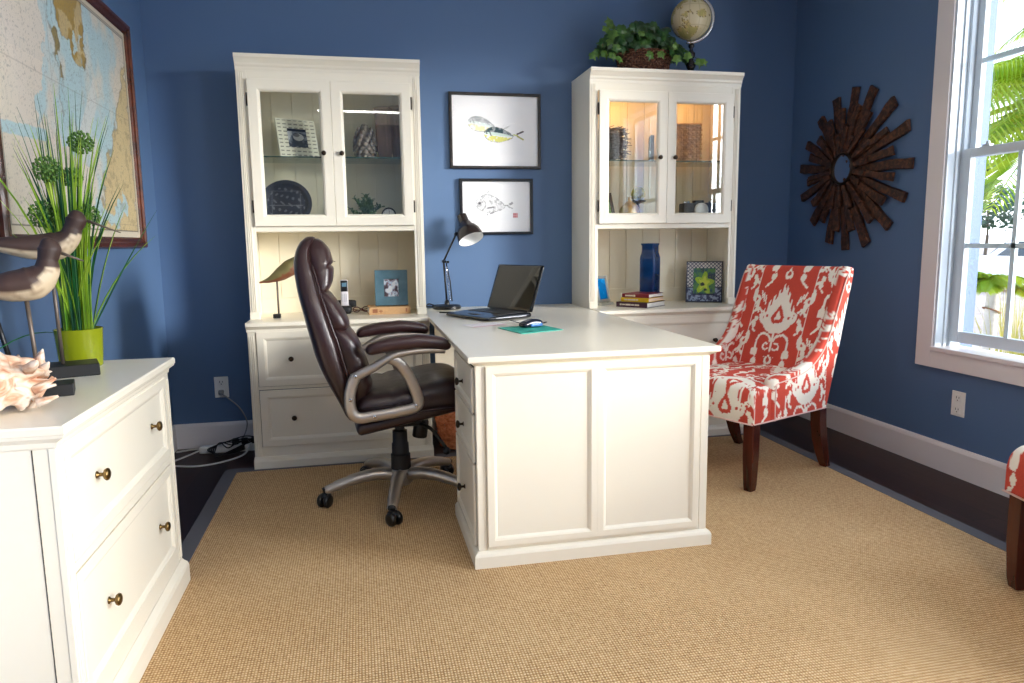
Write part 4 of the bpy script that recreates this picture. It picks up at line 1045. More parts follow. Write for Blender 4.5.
# ================================================================ desk things
t = thing('desk_lamp', 'black jointed desk lamp with a bell shade, near the laptop on the desk', 'lamp', (.498, -.100, H))
obj('base', G().lathe([(.076, 0), (.082, .004), (.082, .018), (.074, .024), (.016, .028), (.014, .045), (.004, .047)], 32), M_black, t, smooth='auto')
el = (-.014, .0, .278); hd = (.062, -.010, .435)
for yy in (-.011, .011):
    obj('lower_arm', G().tube([(0, yy, .03), (el[0], yy, el[2])], .0045, 8), M_black, t, smooth=True)
    obj('upper_arm', G().tube([(el[0], yy, el[2]), (hd[0], yy+hd[1], hd[2])], .0045, 8), M_black, t, smooth=True)
    g = G()
    for k in range(40):
        pass
    sp = [(.020+(-.018-.004)*q*.9+.004*math.cos(q*90), yy+.004*math.sin(q*90), .05+.20*q) for q in [i/120 for i in range(121)]]
    obj('spring', G().tube(sp, .0012, 4), M_steel, t)
for p in (el, (0, 0, .045), hd):
    obj('joint', G().lathe([(.011, -.018), (.011, .018)], 14, p, Matrix.Rotation(PI/2, 4, 'X')), M_black, t, smooth='auto')
obj('strut', G().tube([(.030, 0, .045), (.022, 0, .16), (-.002, 0, .283)], .0035, 8), M_black, t, smooth=True)
obj('joint_knob', G().lathe([(.008, 0), (.008, .016)], 12, (.008, -.010, .275), Matrix.Rotation(PI/2, 4, 'X')), M_black, t, smooth='auto')
ax = Vector((.034, -.060, -.110)).normalized(); q = (-ax).to_track_quat('Z', 'Y').to_matrix().to_4x4()
apex = Vector((.098, .006, .542))
sh = bpy.data.objects.new('tmp', None)
prof_o = [(.020, 0), (.025, -.003), (.026, -.045), (.031, -.050), (.033, -.062), (.048, -.078), (.060, -.100), (.066, -.130), (.067, -.146)]
prof_o = [(r*1.14, z*1.12) for r, z in prof_o]
prof_i = [(.0655, -.146), (.0645, -.130), (.058, -.102), (.046, -.081), (.030, -.066), (.010, -.060)]
prof_i = [(r*1.14, z*1.12) for r, z in prof_i]
obj('lamp_shade', G().lathe(prof_o+[(.0747, -.1636)], 36, tuple(apex), q), M_lampb if 'M_lampb' in globals() else plain('lamp_shade_paint', srgb(38, 30, 28), .22), t, smooth='auto')
bpy.data.objects.remove(sh)
g = G(); vs = []
g.lathe(prof_i, 36, tuple(apex), q); g.f = [f for f in g.f if len(f) == 4]+[g.f[-1]]
sh = t.children[-1]; sh.data  # reflector sits inside the shade
# drop the cap that would close the shade's mouth
def uncap(o, axis_pt, axis, dist):
    bm = bmesh.new(); bm.from_mesh(o.data)
    kill = [f for f in bm.faces if len(f.verts) > 6 and (f.calc_center_median()-axis_pt).dot(axis) > dist]
    bmesh.ops.delete(bm, geom=kill, context='FACES'); bm.to_mesh(o.data); bm.free()
shade = [c for c in t.children if c.name.startswith('lamp_shade')][0]; uncap(shade, apex, ax, .12)
obj('reflector', g, plain('white_reflector', srgb(236, 236, 234), .4), shade, smooth=True)
obj('bulb', G().ball(tuple(apex+ax*.098), .026, 16, 12), plain('frosted_bulb', srgb(244, 242, 238), .25), t, smooth=True)
obj('switch_cap', G().lathe([(.012, 0), (.012, .010), (.006, .014)], 16, tuple(apex), q), M_black, t, smooth='auto')
obj('power_cable', G().tube(catmull([(-.06, .01, .012), (-.10, .03, .03), (-.12, .05, .012), (-.10, .075, .01), (.02, .08, .006)]), .004, 8), M_black, t, smooth=True)

t = thing('laptop', 'open black glossy laptop on the desk with its screen dark', 'laptop', (.645, -.640, H), math.atan2(.44, .9))
# local +x toward the hinge/back, y along the width
M_lapg = plain('laptop_gloss', srgb(16, 18, 26), .12); M_scr = plain('dark_screen', srgb(10, 11, 13), .06); M_key = plain('key_plastic', srgb(24, 26, 32), .35)
def lf(x, y, z): return (x, y, z*(.55+.45*min(1, (x+.14)/.08)) if z > -.5 else z)
b = obj('keyboard_base', G().rbox(.275, .385, .024, .010, 14, lambda x, y, z: (x, y, (z+.012)*(.55+.45*min(1, max(0, (x+.14)/.12)))+.004)), M_lapg, t, smooth=True)
g = G()
for r in range(6):
    for c in range(15):
        x = .100-.022*r; y = -.155+.0215*c; g.box(x-.009, x+.009, y-.009, y+.009, .0265, .030)
k = obj('keys', g, M_key, b, bevel=.001)
obj('touchpad', G().box(-.095, -.045, -.045, .045, .0200, .0235), M_key, b, bevel=.001)
obj('side_trim', G().box(-.09, .10, -.1925, -.190, .012, .017), M_steel, b)
tilt = math.radians(20); T = Matrix.Translation((.132, 0, .028)) @ Matrix.Rotation(tilt, 4, 'Y')
l = obj('lid', G().rbox(.010, .385, .250, .0045, 10, lambda x, y, z: tuple(T @ Vector((x+.005, y, z+.127)))), M_lapg, t, smooth=True)
obj('screen', G().add([tuple(T @ Vector(p)) for p in ((-.0012, -.176, .022), (-.0012, .176, .022), (-.0012, .176, .238), (-.0012, -.176, .238))], [(0, 1, 2, 3)]), M_scr, l)
obj('hinge', G().tube([tuple(T @ Vector((.002, -.15, -.002))), tuple(T @ Vector((.002, .15, -.002)))], .0065, 10), M_blackmatte, t, smooth=True)

t = thing('mouse_pad', 'teal mouse pad on the white desk top', 'mouse pad', (.735, -1.205, H))
P = [(.600, -1.135), (.657, -1.372), (.862, -1.290), (.814, -1.075)]
obj('mat', G().prism([(x-.735, y+1.205) for x, y in P], .0005, .0035, lambda u, v, w: (u, v, w)), noisy('teal_mat', [(.35, srgb(22, 150, 132)), (.65, srgb(60, 186, 166))], 18, 3, .5), t, bevel=.001)
t = thing('computer_mouse', 'dark blue computer mouse on the teal pad', 'mouse', (.748, -1.165, H+.0036), math.radians(20))
def mf(x, y, z): return (x, y*(1-.12*math.cos(x*30)), max(0.0005, (z+.018)*(1-.35*(x/.055)**2+(.12*x/.055))))
o = obj('body', G().rbox(.108, .060, .036, .017, 14, mf), plain('mouse_shell', srgb(18, 24, 44), .15), t, smooth=True)
obj('side_panel', G().rbox(.062, .006, .014, .0028, 6, lambda x, y, z: (x+.012, y-.0285, z+.012)), plain('mouse_blue', srgb(70, 120, 190), .15), o, smooth=True)
obj('scroll_wheel', G().lathe([(.008, -.003), (.008, .003)], 14, (-.034, 0, .022), Matrix.Rotation(PI/2, 4, 'X')), M_blackmatte, o)
obj('cable', G().tube(catmull([(.050, 0, .010), (.080, .004, .016), (.105, .030, .012), (.10, .065, .004), (.06, .085, .002), (.035, .13, .002), (.05, .20, .002), (.06, .27, .003)]), .0022, 6), M_blackmatte, t, smooth=True)
t = thing('paper_sheet', 'loose sheet of white paper with pale print, under the front of the laptop', 'paper', (.560, -.985, H))
sheet('page', .19, .13, .004, lambda u, v: ((u-.09)*.9-(v-.065)*.35, (u-.09)*.35+(v-.065)*.9, .0012),
      lambda U, V: mixc(mixc(np.tile(col(240, 236, 240), (len(U), 1)), ((np.sin(V*600) > .5) & (U > .02) & (U < .17) & (vnoise(U*200, V*60, 2) > .45))*.5, col(170, 150, 176)), (V < .02)*.6, col(220, 150, 176)), M_paper, t)
t = thing('desk_pen', 'thin dark pen lying on the desk between the lamp and the laptop', 'pen', (.476, -.380, H))
obj('barrel', G().tube([(-.05, .035, .005), (.05, -.02, .005)], .0042, 10), M_black, t, smooth=True)
obj('tip', G().tube([(.05, -.02, .005), (.062, -.0265, .004)], [.0035, .0006], 10), M_steel, t, smooth=True)
# waste basket
t = thing('wicker_waste_basket', 'small orange-brown wicker basket on the dark floor under the desk', 'basket', (.515, -.335, 0))
M_wick = noisy('wicker_orange', [(.3, srgb(196, 106, 60)), (.7, srgb(236, 160, 112))], 60, 3, .6)
g = G(); nr = 22
for j in range(nr):
    z = .012+.195*j/(nr-1); R = .098+.034*z/.207; gap = .118 < z < .160
    if gap and j % 2: continue
    pts = [((R+.004*math.sin(k*PI/2*1.0+(j % 2)*PI))*math.cos(2*PI*k/48), (R+.004*math.sin(k*PI/2+(j % 2)*PI))*math.sin(2*PI*k/48), z) for k in range(49)]
    g.tube(pts, .0046 if not gap else .003, 6)
obj('weave', g, M_wick, t, smooth=True)
g = G()
for k in range(36):
    a = 2*PI*k/36; g.tube([(.098*math.cos(a), .098*math.sin(a), .004), (.133*math.cos(a), .133*math.sin(a), .210)], .0036, 5)
obj('stakes', g, M_wick, t, smooth=True)
g = G()
for s in (0, PI): g.tube([((.134+.003*math.cos(k*.9+s))*math.cos(2*PI*k/60), (.134+.003*math.cos(k*.9+s))*math.sin(2*PI*k/60), .213+.004*math.sin(k*.9+s)) for k in range(61)], .006, 6)
obj('rim', g, M_wick, t, smooth=True)
obj('bottom', G().lathe([(.097, .003), (.097, .008)], 30), M_wick, t)
# ================================================================ hutch contents
def photo_frame(name, label, cat, loc, w, h, yaw, lean, bw, fmat, imgfn, thick=.014, fpaint=None, res=.002, grp=None):
    """free-standing photo frame, local: faces -y, leaning back by 'lean'"""
    t = thing(name, label, cat, loc, yaw, grp)
    R = Matrix.Rotation(-lean, 4, 'X')
    def T(u, v, n): return tuple(R @ Vector((u, -n, v+h/2)))
    if fpaint:
        sheet('frame_face', w-.003, h-.003, res, lambda u, v: T(u-w/2+.0015, v-h/2+.0015, thick+.0008), fpaint, M_paper, t)
    obj('frame', pframe(G(), w/2, h/2, bw, T, [(0, 0), (0, thick-.002), (.002, thick), (bw-.003, thick-.001 if not fpaint else thick), (bw, thick-.005), (bw, 0)]), fmat, t)
    obj('backing', G().add([T(*p) for p in ((-w/2+.002, -h/2+.002, -.004), (w/2-.002, -h/2+.002, -.004), (w/2-.002, h/2-.002, -.004), (-w/2+.002, h/2-.002, -.004), (-w/2+.002, -h/2+.002, .002), (w/2-.002, -h/2+.002, .002), (w/2-.002, h/2-.002, .002), (-w/2+.002, h/2-.002, .002))],
                        [(0, 1, 2, 3), (4, 7, 6, 5), (0, 4, 5, 1), (1, 5, 6, 2), (2, 6, 7, 3), (3, 7, 4, 0)]), M_blackmatte, t)
    iw, ih = w-2*bw, h-2*bw; off = .0012 if fpaint else 0
    sheet('photo', iw, ih, res, lambda u, v: T(u-iw/2, v-ih/2, (thick+.0016) if fpaint else thick-.006), imgfn, M_photo, t)
    p0 = R @ Vector((0, .006, h*.72)); p1 = Vector((0, p0.y+math.tan(lean)*h*.2+h*.28, 0.004)); p1.z = .003
    g = G(); ww = w*.16; g.add([(-ww, p0.y, p0.z), (ww, p0.y, p0.z), (ww*1.4, p1.y, .002), (-ww*1.4, p1.y, .002), (-ww, p0.y+.003, p0.z), (ww, p0.y+.003, p0.z), (ww*1.4, p1.y+.004, .002), (-ww*1.4, p1.y+.004, .002)],
                              [(0, 1, 2, 3), (7, 6, 5, 4), (0, 4, 5, 1), (1, 5, 6, 2), (2, 6, 7, 3), (3, 7, 4, 0)])
    obj('easel_back', g, M_blackmatte, t)
    return t
M_photo = attr_mat('photo_print', .2)
def blob(cols, sc, seed):
    def f(U, V):
        n = fbm(U*sc, V*sc, seed, 5); b = np.tile(col(*cols[0]), (len(U), 1)); k = len(cols)
        for i, c in enumerate(cols[1:]): b = mixc(b, (n-.36-.28*i/max(1, k-1))*14, col(*c))
        return b
    return f
SH, SL = 1.6037, 1.2402       # glass shelf top, cabinet floor of the hutch
def bones(w, h, bw):
    def f(U, V):
        b = np.tile(col(226, 222, 202), (len(U), 1)); e = np.minimum(np.minimum(U, w-U), np.minimum(V, h-V))
        d = (np.abs(((V/.0215) % 1)-.5) < .14) & (np.abs(((U/.030) % 1)-.5) < .36)
        return mixc(b, d*(e > .006)*.8, col(96, 92, 82))
    return f
def kid(w, h):
    def f(U, V):
        b = blob([(70, 76, 86), (130, 136, 146), (196, 200, 206)], 22, 5)(U, V); x, y = U/w, V/h
        b = mixc(b, y > .86, col(40, 40, 48)); b = mixc(b, (np.hypot((x-.55)/.28, (y-.55)/.2) < 1)*.8, col(210, 208, 206)); b = mixc(b, (np.hypot((x-.45)/.18, (y-.66)/.1) < 1)*.8, col(84, 80, 84)); return b
    return f
photo_frame('patterned_photo_frame', 'cream photo frame with a dark dashed pattern on the upper glass shelf', 'photo frame', (-.285, -.215, SH), .215, .215, math.radians(24), math.radians(17), .056, M_cream, kid(.103, .103), fpaint=bones(.212, .212, .05))
# carved oval platter
t = thing('oval_platter', 'dark carved oval platter leaning at the lower shelf back', 'platter', (-.375, -.135, SL), 0)
M_plat = attr_mat('carved_dark_wood', .4)
R = Matrix.Rotation(math.radians(-12), 4, 'X')
def plf(a, b):
    th = a*2*PI; r = b; zz = -.016*min(1, max(0, (r-.72)/.14))+.0
    return tuple(R @ Vector((.137*r*math.cos(th), zz-.006, .130*r*math.sin(th)+.131)))
g = G().grid(lambda a, b: plf(a, max(b, .001)), 140, 60, wrap=True); k = len(g.v)
g.v += [tuple(R @ Vector((.132*math.cos(2*PI*i/140), .006, .125*math.sin(2*PI*i/140)+.131))) for i in range(140)]
g.f += [(59*140+i, 59*140+(i+1) % 140, k+(i+1) % 140, k+i) for i in range(140)]+[tuple(k+i for i in range(140))]
o = obj('dish', g, M_plat, t, smooth='auto')
def pf(a):
    x, z = a[:, 0], a[:, 2]-.13; b = np.tile(col(50, 48, 54), (len(x), 1)); r = np.hypot(x/.137, z/.128)
    lf_ = (np.abs(np.sin(x*95+np.sin(z*60)*1.4)*np.cos(z*80+x*20)) > .78) & (r < .74); b = mixc(b, lf_*.75, col(138, 136, 140))
    b = mixc(b, (np.abs(z+.008) < .0025)*(np.abs(x) < .09)*.7, col(140, 138, 140)); b = mixc(b, (np.abs(np.maximum(np.abs(x)/.075, np.abs(z)/.07)-1) < .03)*.5, col(130, 128, 132))
    return b
paint(o, pf)
# pinecone / artichoke
t = thing('ceramic_artichoke', 'silvery brown pinecone-shaped ornament on the upper glass shelf', 'ornament', (.060, -.205, SH))
M_cone = noisy('pewter_brown', [(.3, srgb(96, 84, 74)), (.7, srgb(166, 154, 142))], 40, 3, .35, metal=.3)
g = G(); g.lathe([(.030, .0), (.050, .01), (.055, .06), (.046, .12), (.028, .165), (.01, .18)], 18)
for j in range(9):
    q = j/8; z = .018+.155*q; R_ = .058*math.sin(PI*(.24+.62*q))**.8 if q < 1 else .012; n = max(4, int(11-6*q*q))
    for k in range(n):
        a = 2*PI*(k+.5*(j % 2))/n; s = .021*(1-.35*q)
        Tm = Matrix.Rotation(a, 4, 'Z') @ Matrix.Rotation(-.5+.3*q, 4, 'Y')
        g.ball((R_*math.cos(a), R_*math.sin(a), z), (.009, s*.8, s), 8, 6, Tm)
obj('scales', g, M_cone, t, smooth=True)
M_brglass = glassy('smoked_brown_glass', (.72, .60, .52, 1), 1.6)
M_brglass2 = NT('brown_glass'); M_brglass2.b.inputs['Base Color'].default_value = srgb(150, 116, 96); M_brglass2.b.inputs['Roughness'].default_value = .12
M_brglass2.b.inputs['Alpha'].default_value = .55; M_brglass2 = M_brglass2.m
def flute(loc, hh, label, r0):
    t = thing('fluted_glass_vase', label, 'vase', loc, random.uniform(0, 3), None)
    def f(a, b):
        th = a*2*PI; z = hh*b; R_ = r0*(.60+.50*math.sin(PI*(.15+.55*b))+.22*max(0, b-.8)/.2); R_ *= 1+.10*math.cos(th*9+b*3.5)
        return (R_*math.cos(th), R_*math.sin(th), z+.001)
    g = G().grid(f, 72, 24, wrap=True); g.f.append(tuple(range(72))[::-1]); obj('bowl', g, M_brglass2, t, smooth=True)
    return t
flute((.165, -.215, SH), .270, 'brown fluted glass vase next to the pinecone ornament', .040)
flute((.248, -.175, SH), .285, 'brown fluted glass vase nearest the hutch side, behind the cabinet glass', .042)
# succulent
t = thing('potted_succulent', 'small green leafy plant in a white pot on the lower shelf', 'potted plant', (.055, -.185, SL))
obj('pot', G().rbox(.085, .085, .062, .008, 6, lambda x, y, z: (x*(1+z), y*(1+z), z+.031)), M_outlet, t, smooth=True)
g = G(); random.seed(21)
for k in range(26):
    a = random.uniform(0, 2*PI); el_ = random.uniform(.15, 1.5); d = Vector((math.cos(a)*math.cos(el_), math.sin(a)*math.cos(el_), math.sin(el_))); L_ = random.uniform(.07, .125); b0 = Vector((0, 0, .055)); g.tube([b0, b0+d*L_], .0018, 5)
    for m in range(14):
        q = .3+.7*m/13; p = b0+d*L_*q; aa = random.uniform(0, 2*PI); e = d.orthogonal().normalized(); e = Matrix.Rotation(aa, 3, d) @ e; e = (e+d*.6).normalized()
        qm = e.to_track_quat('Z', 'Y').to_matrix().to_4x4(); g.ball(tuple(p+e*.010), (.0048, .0022, .011), 6, 5, qm)
obj('foliage', g, M_succ, t, smooth=True)
# clock
t = thing('desk_clock', 'small round black-rimmed clock on the lower shelf beside the leafy plant', 'clock', (.172, -.255, SL))
RX2 = Matrix.Rotation(PI/2, 4, 'X')
obj('case', G().lathe([(.036, -.012), (.040, -.008), (.040, .012), (.037, .016), (.033, .014), (.033, .008), (.001, .008)], 36, (0, 0, .062), RX2), M_black, t, smooth='auto')
obj('face', G().lathe([(.032, .0085), (.032, .0095)], 32, (0, 0, .062), RX2), M_outlet, t)
g = G()
for k in range(12):
    a = PI*k/6; g.tube([(.026*math.sin(a), -.0102, .062+.026*math.cos(a)), (.030*math.sin(a), -.0102, .062+.030*math.cos(a))], .0010, 4)
g.tube([(0, -.011, .062), (.004, -.011, .084)], .0011, 4); g.tube([(0, -.011, .062), (-.016, -.011, .058)], .0013, 4)
obj('hands', g, M_black, t); obj('foot', G().box(-.022, .022, -.014, .014, 0, .024), M_black, t, bevel=.003)

# open part of the hutch by the map
shorebird((-.427, -.315, H), math.radians(2), 'brass-green carved shorebird on a thin rod, half hidden by the office chair',
          [(-.108, .187, .002, .006), (-.07, .194, .007, .014), (-.03, .206, .018, .026), (.02, .232, .036, .040), (.07, .265, .044, .044), (.11, .292, .036, .036), (.145, .318, .026, .026), (.165, .335, .023, .024), (.182, .345, .012, .012), (.187, .347, .003, .003)],
          ((.180, 0, .335), (.305, 0, .292)), (.0, .215), (-.028, .010, .02, .022), cols=(col(104, 96, 58), col(116, 66, 40)))
t = thing('cordless_phone', 'black and white cordless phone standing in its dark charging base', 'phone', (-.085, -.185, H))
obj('charger', G().rbox(.075, .085, .045, .018, 8, lambda x, y, z: (x, y, max(.0005, z+.0225))), M_blackmatte, t, smooth=True)
obj('cradle', G().rbox(.125, .022, .045, .010, 8, lambda x, y, z: (x, y+.038, z*(1-(x/.09)**2*.4)+.052)), M_blackmatte, t, smooth=True)
Tm = Matrix.Rotation(-.10, 4, 'X')
h_ = obj('handset', G().rbox(.042, .024, .155, .009, 10, lambda x, y, z: tuple(Tm @ Vector((x, y, z+.112)))), plain('phone_silver', srgb(214, 210, 214), .3), t, smooth=True)
obj('screen_panel', G().rbox(.038, .008, .062, .004, 8, lambda x, y, z: tuple(Tm @ Vector((x, y-.0105, z+.153)))), M_black, h_, smooth=True)
obj('display', G().box(-.013, .013, -.0004, .0004, -.011, .011, Tm @ Matrix.Translation((0, -.0150, .160))), plain('phone_display', srgb(96, 130, 150), .2), h_)
g = G()
for r in range(4):
    for c in range(3): g.box(-.004, .004, -.001, .001, -.0025, .0025, Tm @ Matrix.Translation((-.012+.012*c, -.0125, .070+.011*r)))
obj('keypad', g, plain('phone_keys', srgb(170, 168, 176), .4), h_)
t = thing('reading_glasses', 'folded dark red reading glasses between the phone and the book', 'glasses', (.003, -.150, H), .3)
M_red = plain('dark_red_plastic', srgb(92, 24, 34), .2)
g = G()
for s in (-1, 1): g.tube([(s*.027+.021*math.cos(q), -.0, .018+.014*math.sin(q)) for q in [2*PI*k/18 for k in range(19)]], .0026, 6)
g.tube([(-.007, 0, .022), (.007, 0, .022)], .0026, 6)
obj('rims', g, M_red, t, smooth=True)
for s in (-1, 1): obj('temple', G().tube(catmull([(s*.048, 0, .022), (s*.03, .018+.006*s, .016), (-s*.045, .020+.006*s, .006)]), .0024, 6), M_red, t, smooth=True)
def book(label, loc, rz, w, d, h, cmat, pmat, grp=None, title=None):
    """lying book: spine along -y face, w along the spine, d deep"""
    t = thing('book', label, 'book', loc, rz, grp)
    g = G(); g.box(-w/2, w/2, -d/2, d/2, 0, .0025); g.box(-w/2, w/2, -d/2, d/2, h-.0025, h); g.box(-w/2, w/2, -d/2-.002, -d/2+.002, 0, h)
    c = obj('cover', g, cmat, t, bevel=.0008)
    obj('pages', G().box(-w/2+.004, w/2-.004, -d/2+.002, d/2-.004, .0025, h-.0025), pmat, t)
    if title:
        g = G(); x = -w*.38
        for L_, hh in title: g.box(x, x+L_, -d/2-.0026, -d/2-.0018, h*.5-hh/2, h*.5+hh/2); x += L_+.003
        obj('spine_lettering', g, M_ink, c)
    return t
M_ink = plain('pale_spine_ink', srgb(226, 214, 196), .5)
M_pages = noisy('page_edges', [(.3, srgb(226, 220, 212)), (.7, srgb(246, 244, 240))], 40, 3, .8, (1, 1, 30))
M_bkt = plain('tan_cloth_cover', srgb(198, 156, 108), .7, var=.08)
bt = book('thick tan book lying flat under the blue-grey photo frame', (.152, -.225, H), math.radians(4), .225, .165, .040, M_bkt, M_pages)
g = G(); g.box(-.095, -.068, -.0858, -.084, .010, .030); g.box(-.052, -.048, -.0858, -.084, .008, .026); g.box(-.060, -.040, -.0858, -.084, .016, .021); g.box(.085, .094, -.0858, -.084, .010, .030)
obj('spine_mark', g, plain('brown_stamp', srgb(150, 92, 56), .6), bt)
M_bluef = noisy('blue_grey_frame_paint', [(.3, srgb(70, 106, 122)), (.7, srgb(92, 128, 142))], 20, 3, .35)
photo_frame('blue_photo_frame', 'blue-grey wide photo frame standing on the tan book', 'photo frame', (.172, -.235, H+.041), .180, .198, math.radians(-3), math.radians(10), .050, M_bluef, blob([(60, 44, 52), (140, 110, 120), (170, 190, 210), (224, 226, 230)], 60, 12), .016)

# hutch by the window
t = thing('twig_ball', 'dark brown twig bundle on the upper glass shelf of the lit hutch', 'ornament', (1.468, -.200, SH))
random.seed(31); g = G()
for k in range(420):
    z = random.uniform(0, 1); a = random.uniform(0, 2*PI); R_ = .098*(1-.25*abs(2*z-1)**3); c = Vector((R_*math.cos(a)*random.uniform(.75, 1), R_*.9*math.sin(a)*random.uniform(.75, 1), .012+.178*z))
    d = Vector((-math.sin(a), math.cos(a), random.uniform(-.25, .45))).normalized(); d2 = Vector((math.cos(a), math.sin(a), 0)); L_ = random.uniform(.03, .075)
    p0, p2 = c-d*L_*.6, c+d*L_*.5+d2*random.uniform(0, .03)
    for p in (p0, p2): p.z = max(p.z, .003)
    g.tube([p0, c, p2], random.uniform(.0012, .0024), 4)
g.ball((0, 0, .098), (.078, .072, .090), 16, 12)
obj('twigs', g, plain('dark_twig', srgb(40, 24, 24), .7), t, smooth=True)
t = thing('slim_book', 'slim dark blue book standing upright in the lit hutch', 'book', (1.722, -.200, SH), math.radians(74))
c = obj('cover', G().box(-.055, .055, -.010, -.007, 0, .150).box(-.055, .055, .007, .010, 0, .150).box(-.058, -.054, -.010, .010, 0, .150), plain('navy_cover', srgb(34, 42, 62), .5), t)
obj('pages', G().box(-.054, .051, -.007, .007, .003, .147), M_pages, t)
t = thing('woven_box', 'tan woven lidded basket glowing in the lit hutch', 'basket', (1.930, -.185, SH), math.radians(-8))
M_cane = noisy('woven_cane', [(.3, srgb(150, 96, 50)), (.7, srgb(214, 160, 104))], 30, 3, .6)
g = G().box(-.088, .088, -.063, .063, 0, .205)
for j in range(15):
    z = .008+.0135*j
    for k in range(12):
        x = -.088+.016*k
        if (j+k) % 2 == 0: g.box(x-.007, x+.009, -.0665, -.060, z-.005, z+.005); g.box(x-.007, x+.009, .060, .0665, z-.005, z+.005)
    for k in range(8):
        y = -.058+.0165*k
        if (j+k) % 2 == 0: g.box(-.0915, -.085, y-.007, y+.007, z-.005, z+.005); g.box(.085, .0915, y-.007, y+.007, z-.005, z+.005)
obj('weave', g, M_cane, t, bevel=.001)
obj('lid', G().box(-.094, .094, -.069, .069, .205, .222), M_cane, t, bevel=.004)
M_darkw = noisy('dark_walnut_frame', [(.3, srgb(56, 40, 34)), (.7, srgb(96, 72, 58))], 40, 3, .35)
photo_frame('wooden_photo_frame', 'small dark wooden photo frame with a green picture on the lower shelf', 'photo frame', (1.455, -.185, SL), .150, .195, math.radians(30), math.radians(14), .026, M_darkw, blob([(40, 90, 40), (110, 190, 70), (200, 230, 170)], 40, 22), .016)
t = thing('gold_bottle_vase', 'round gold bottle vase on the lower shelf of the lit hutch', 'vase', (1.585, -.215, SL))
obj('bottle', G().lathe([(.030, 0), (.048, .010), (.062, .045), (.062, .075), (.050, .108), (.026, .128), (.014, .138), (.013, .155), (.017, .160), (.011, .161), (.010, .14)], 36), noisy('mottled_gold', [(.3, srgb(170, 126, 70)), (.6, srgb(216, 178, 116)), (.8, srgb(236, 212, 160))], 26, 4, .3, metal=.35), t, smooth=True)
t = thing('yellow_moss_ball', 'yellow textured ball on a dark pedestal dish behind the gold vase', 'ornament', (1.672, -.130, SL))
obj('pedestal', G().lathe([(.034, 0), (.034, .008), (.010, .016), (.008, .120), (.014, .130), (.044, .138), (.048, .146), (.042, .146), (.01, .140)], 28), M_bronze, t, smooth='auto')
def bf(a, b):
    th, ph = a*2*PI, PI*(.01+.98*b); r = .042*(1+.07*math.sin(th*9+ph*5)*math.sin(ph*11)); return (r*math.sin(ph)*math.cos(th), r*math.sin(ph)*math.sin(th), .184-r*math.cos(ph))
obj('ball', G().grid(bf, 48, 28, wrap=True), noisy('yellow_moss', [(.3, srgb(150, 140, 30)), (.7, srgb(226, 214, 90))], 50, 3, .7), t, smooth=True)
t = thing('vintage_camera', 'black box camera with a white round lens plate on the lower shelf', 'camera', (2.030, -.200, SL), math.radians(-4))
b = obj('body', G().rbox(.215, .080, .125, .008, 6, lambda x, y, z: (x, y, z+.0635)), M_blackmatte, t, smooth='auto')
obj('lens_plate', G().lathe([(.044, 0), (.044, .008), (.038, .012), (.034, .010), (.001, .010)], 36, (.004, -.040, .082), RX2), M_outlet, t, smooth='auto')
obj('viewfinder', G().box(-.028, .028, -.024, .024, .124, .142), M_blackmatte, t, bevel=.003)
for x in (-.085, -.062, .075): obj('dial', G().lathe([(.009, 0), (.009, .012), (.006, .014)], 16, (x, 0, .124)), M_steel, t, smooth='auto')
obj('strap_lug', G().box(.105, .118, -.02, .02, .05, .11), M_darkw, t, bevel=.002)

t = thing('blue_square_vase', 'tall cobalt blue square-shouldered bottle vase behind the book stack', 'vase', (1.722, -.205, H), math.radians(45))
M_cobalt = noisy('cobalt_glaze', [(.3, srgb(8, 40, 86)), (.7, srgb(18, 72, 134))], 9, 3, .12)
rows = []
for z, a in ((0, .0435), (.004, .0455), (.275, .0455), (.286, .0445), (.312, .0385), (.322, .0375), (.350, .0375), (.360, .041), (.366, .041), (.367, .037), (.350, .025)):
    r = []
    for k in range(4):
        for d in (-.10, .10): ang = PI/4+k*PI/2+d; rr = a*math.sqrt(2)*.985; r.append((rr*math.cos(ang), rr*math.sin(ang), z))
    rows.append(r)
vs = [p for r in rows for p in r]; g = G().add(vs, [(8*i+k, 8*i+(k+1) % 8, 8*i+8+(k+1) % 8, 8*i+8+k) for i in range(len(rows)-1) for k in range(8)]+[tuple(range(8))[::-1], tuple(8*(len(rows)-1)+k for k in range(8))])
obj('bottle', g, M_cobalt, t, bevel=.002)
bx, by = 1.622, -.315
book('dark plum book, lowest of the stack of three', (bx, by, H), math.radians(-52), .205, .215, .030, plain('plum_cover', srgb(66, 26, 48), .35), M_pages, None, [(.012, .010), (.02, .008), (.035, .010), (.02, .008), (.03, .009)])
book('yellow-spined book, middle of the stack of three', (bx+.012, by+.004, H+.0305), math.radians(-50), .180, .195, .024, plain('yellow_cover', srgb(222, 182, 20), .4), plain('peach_pages', srgb(240, 212, 190), .8), None, [(.02, .008), (.05, .009), (.015, .008)])
book('red and black book, topmost of the stack of three', (bx+.014, by+.006, H+.055), math.radians(-49), .172, .190, .022, plain('crimson_cover', srgb(128, 24, 40), .35), M_pages, None, [(.05, .009), (.012, .012)])
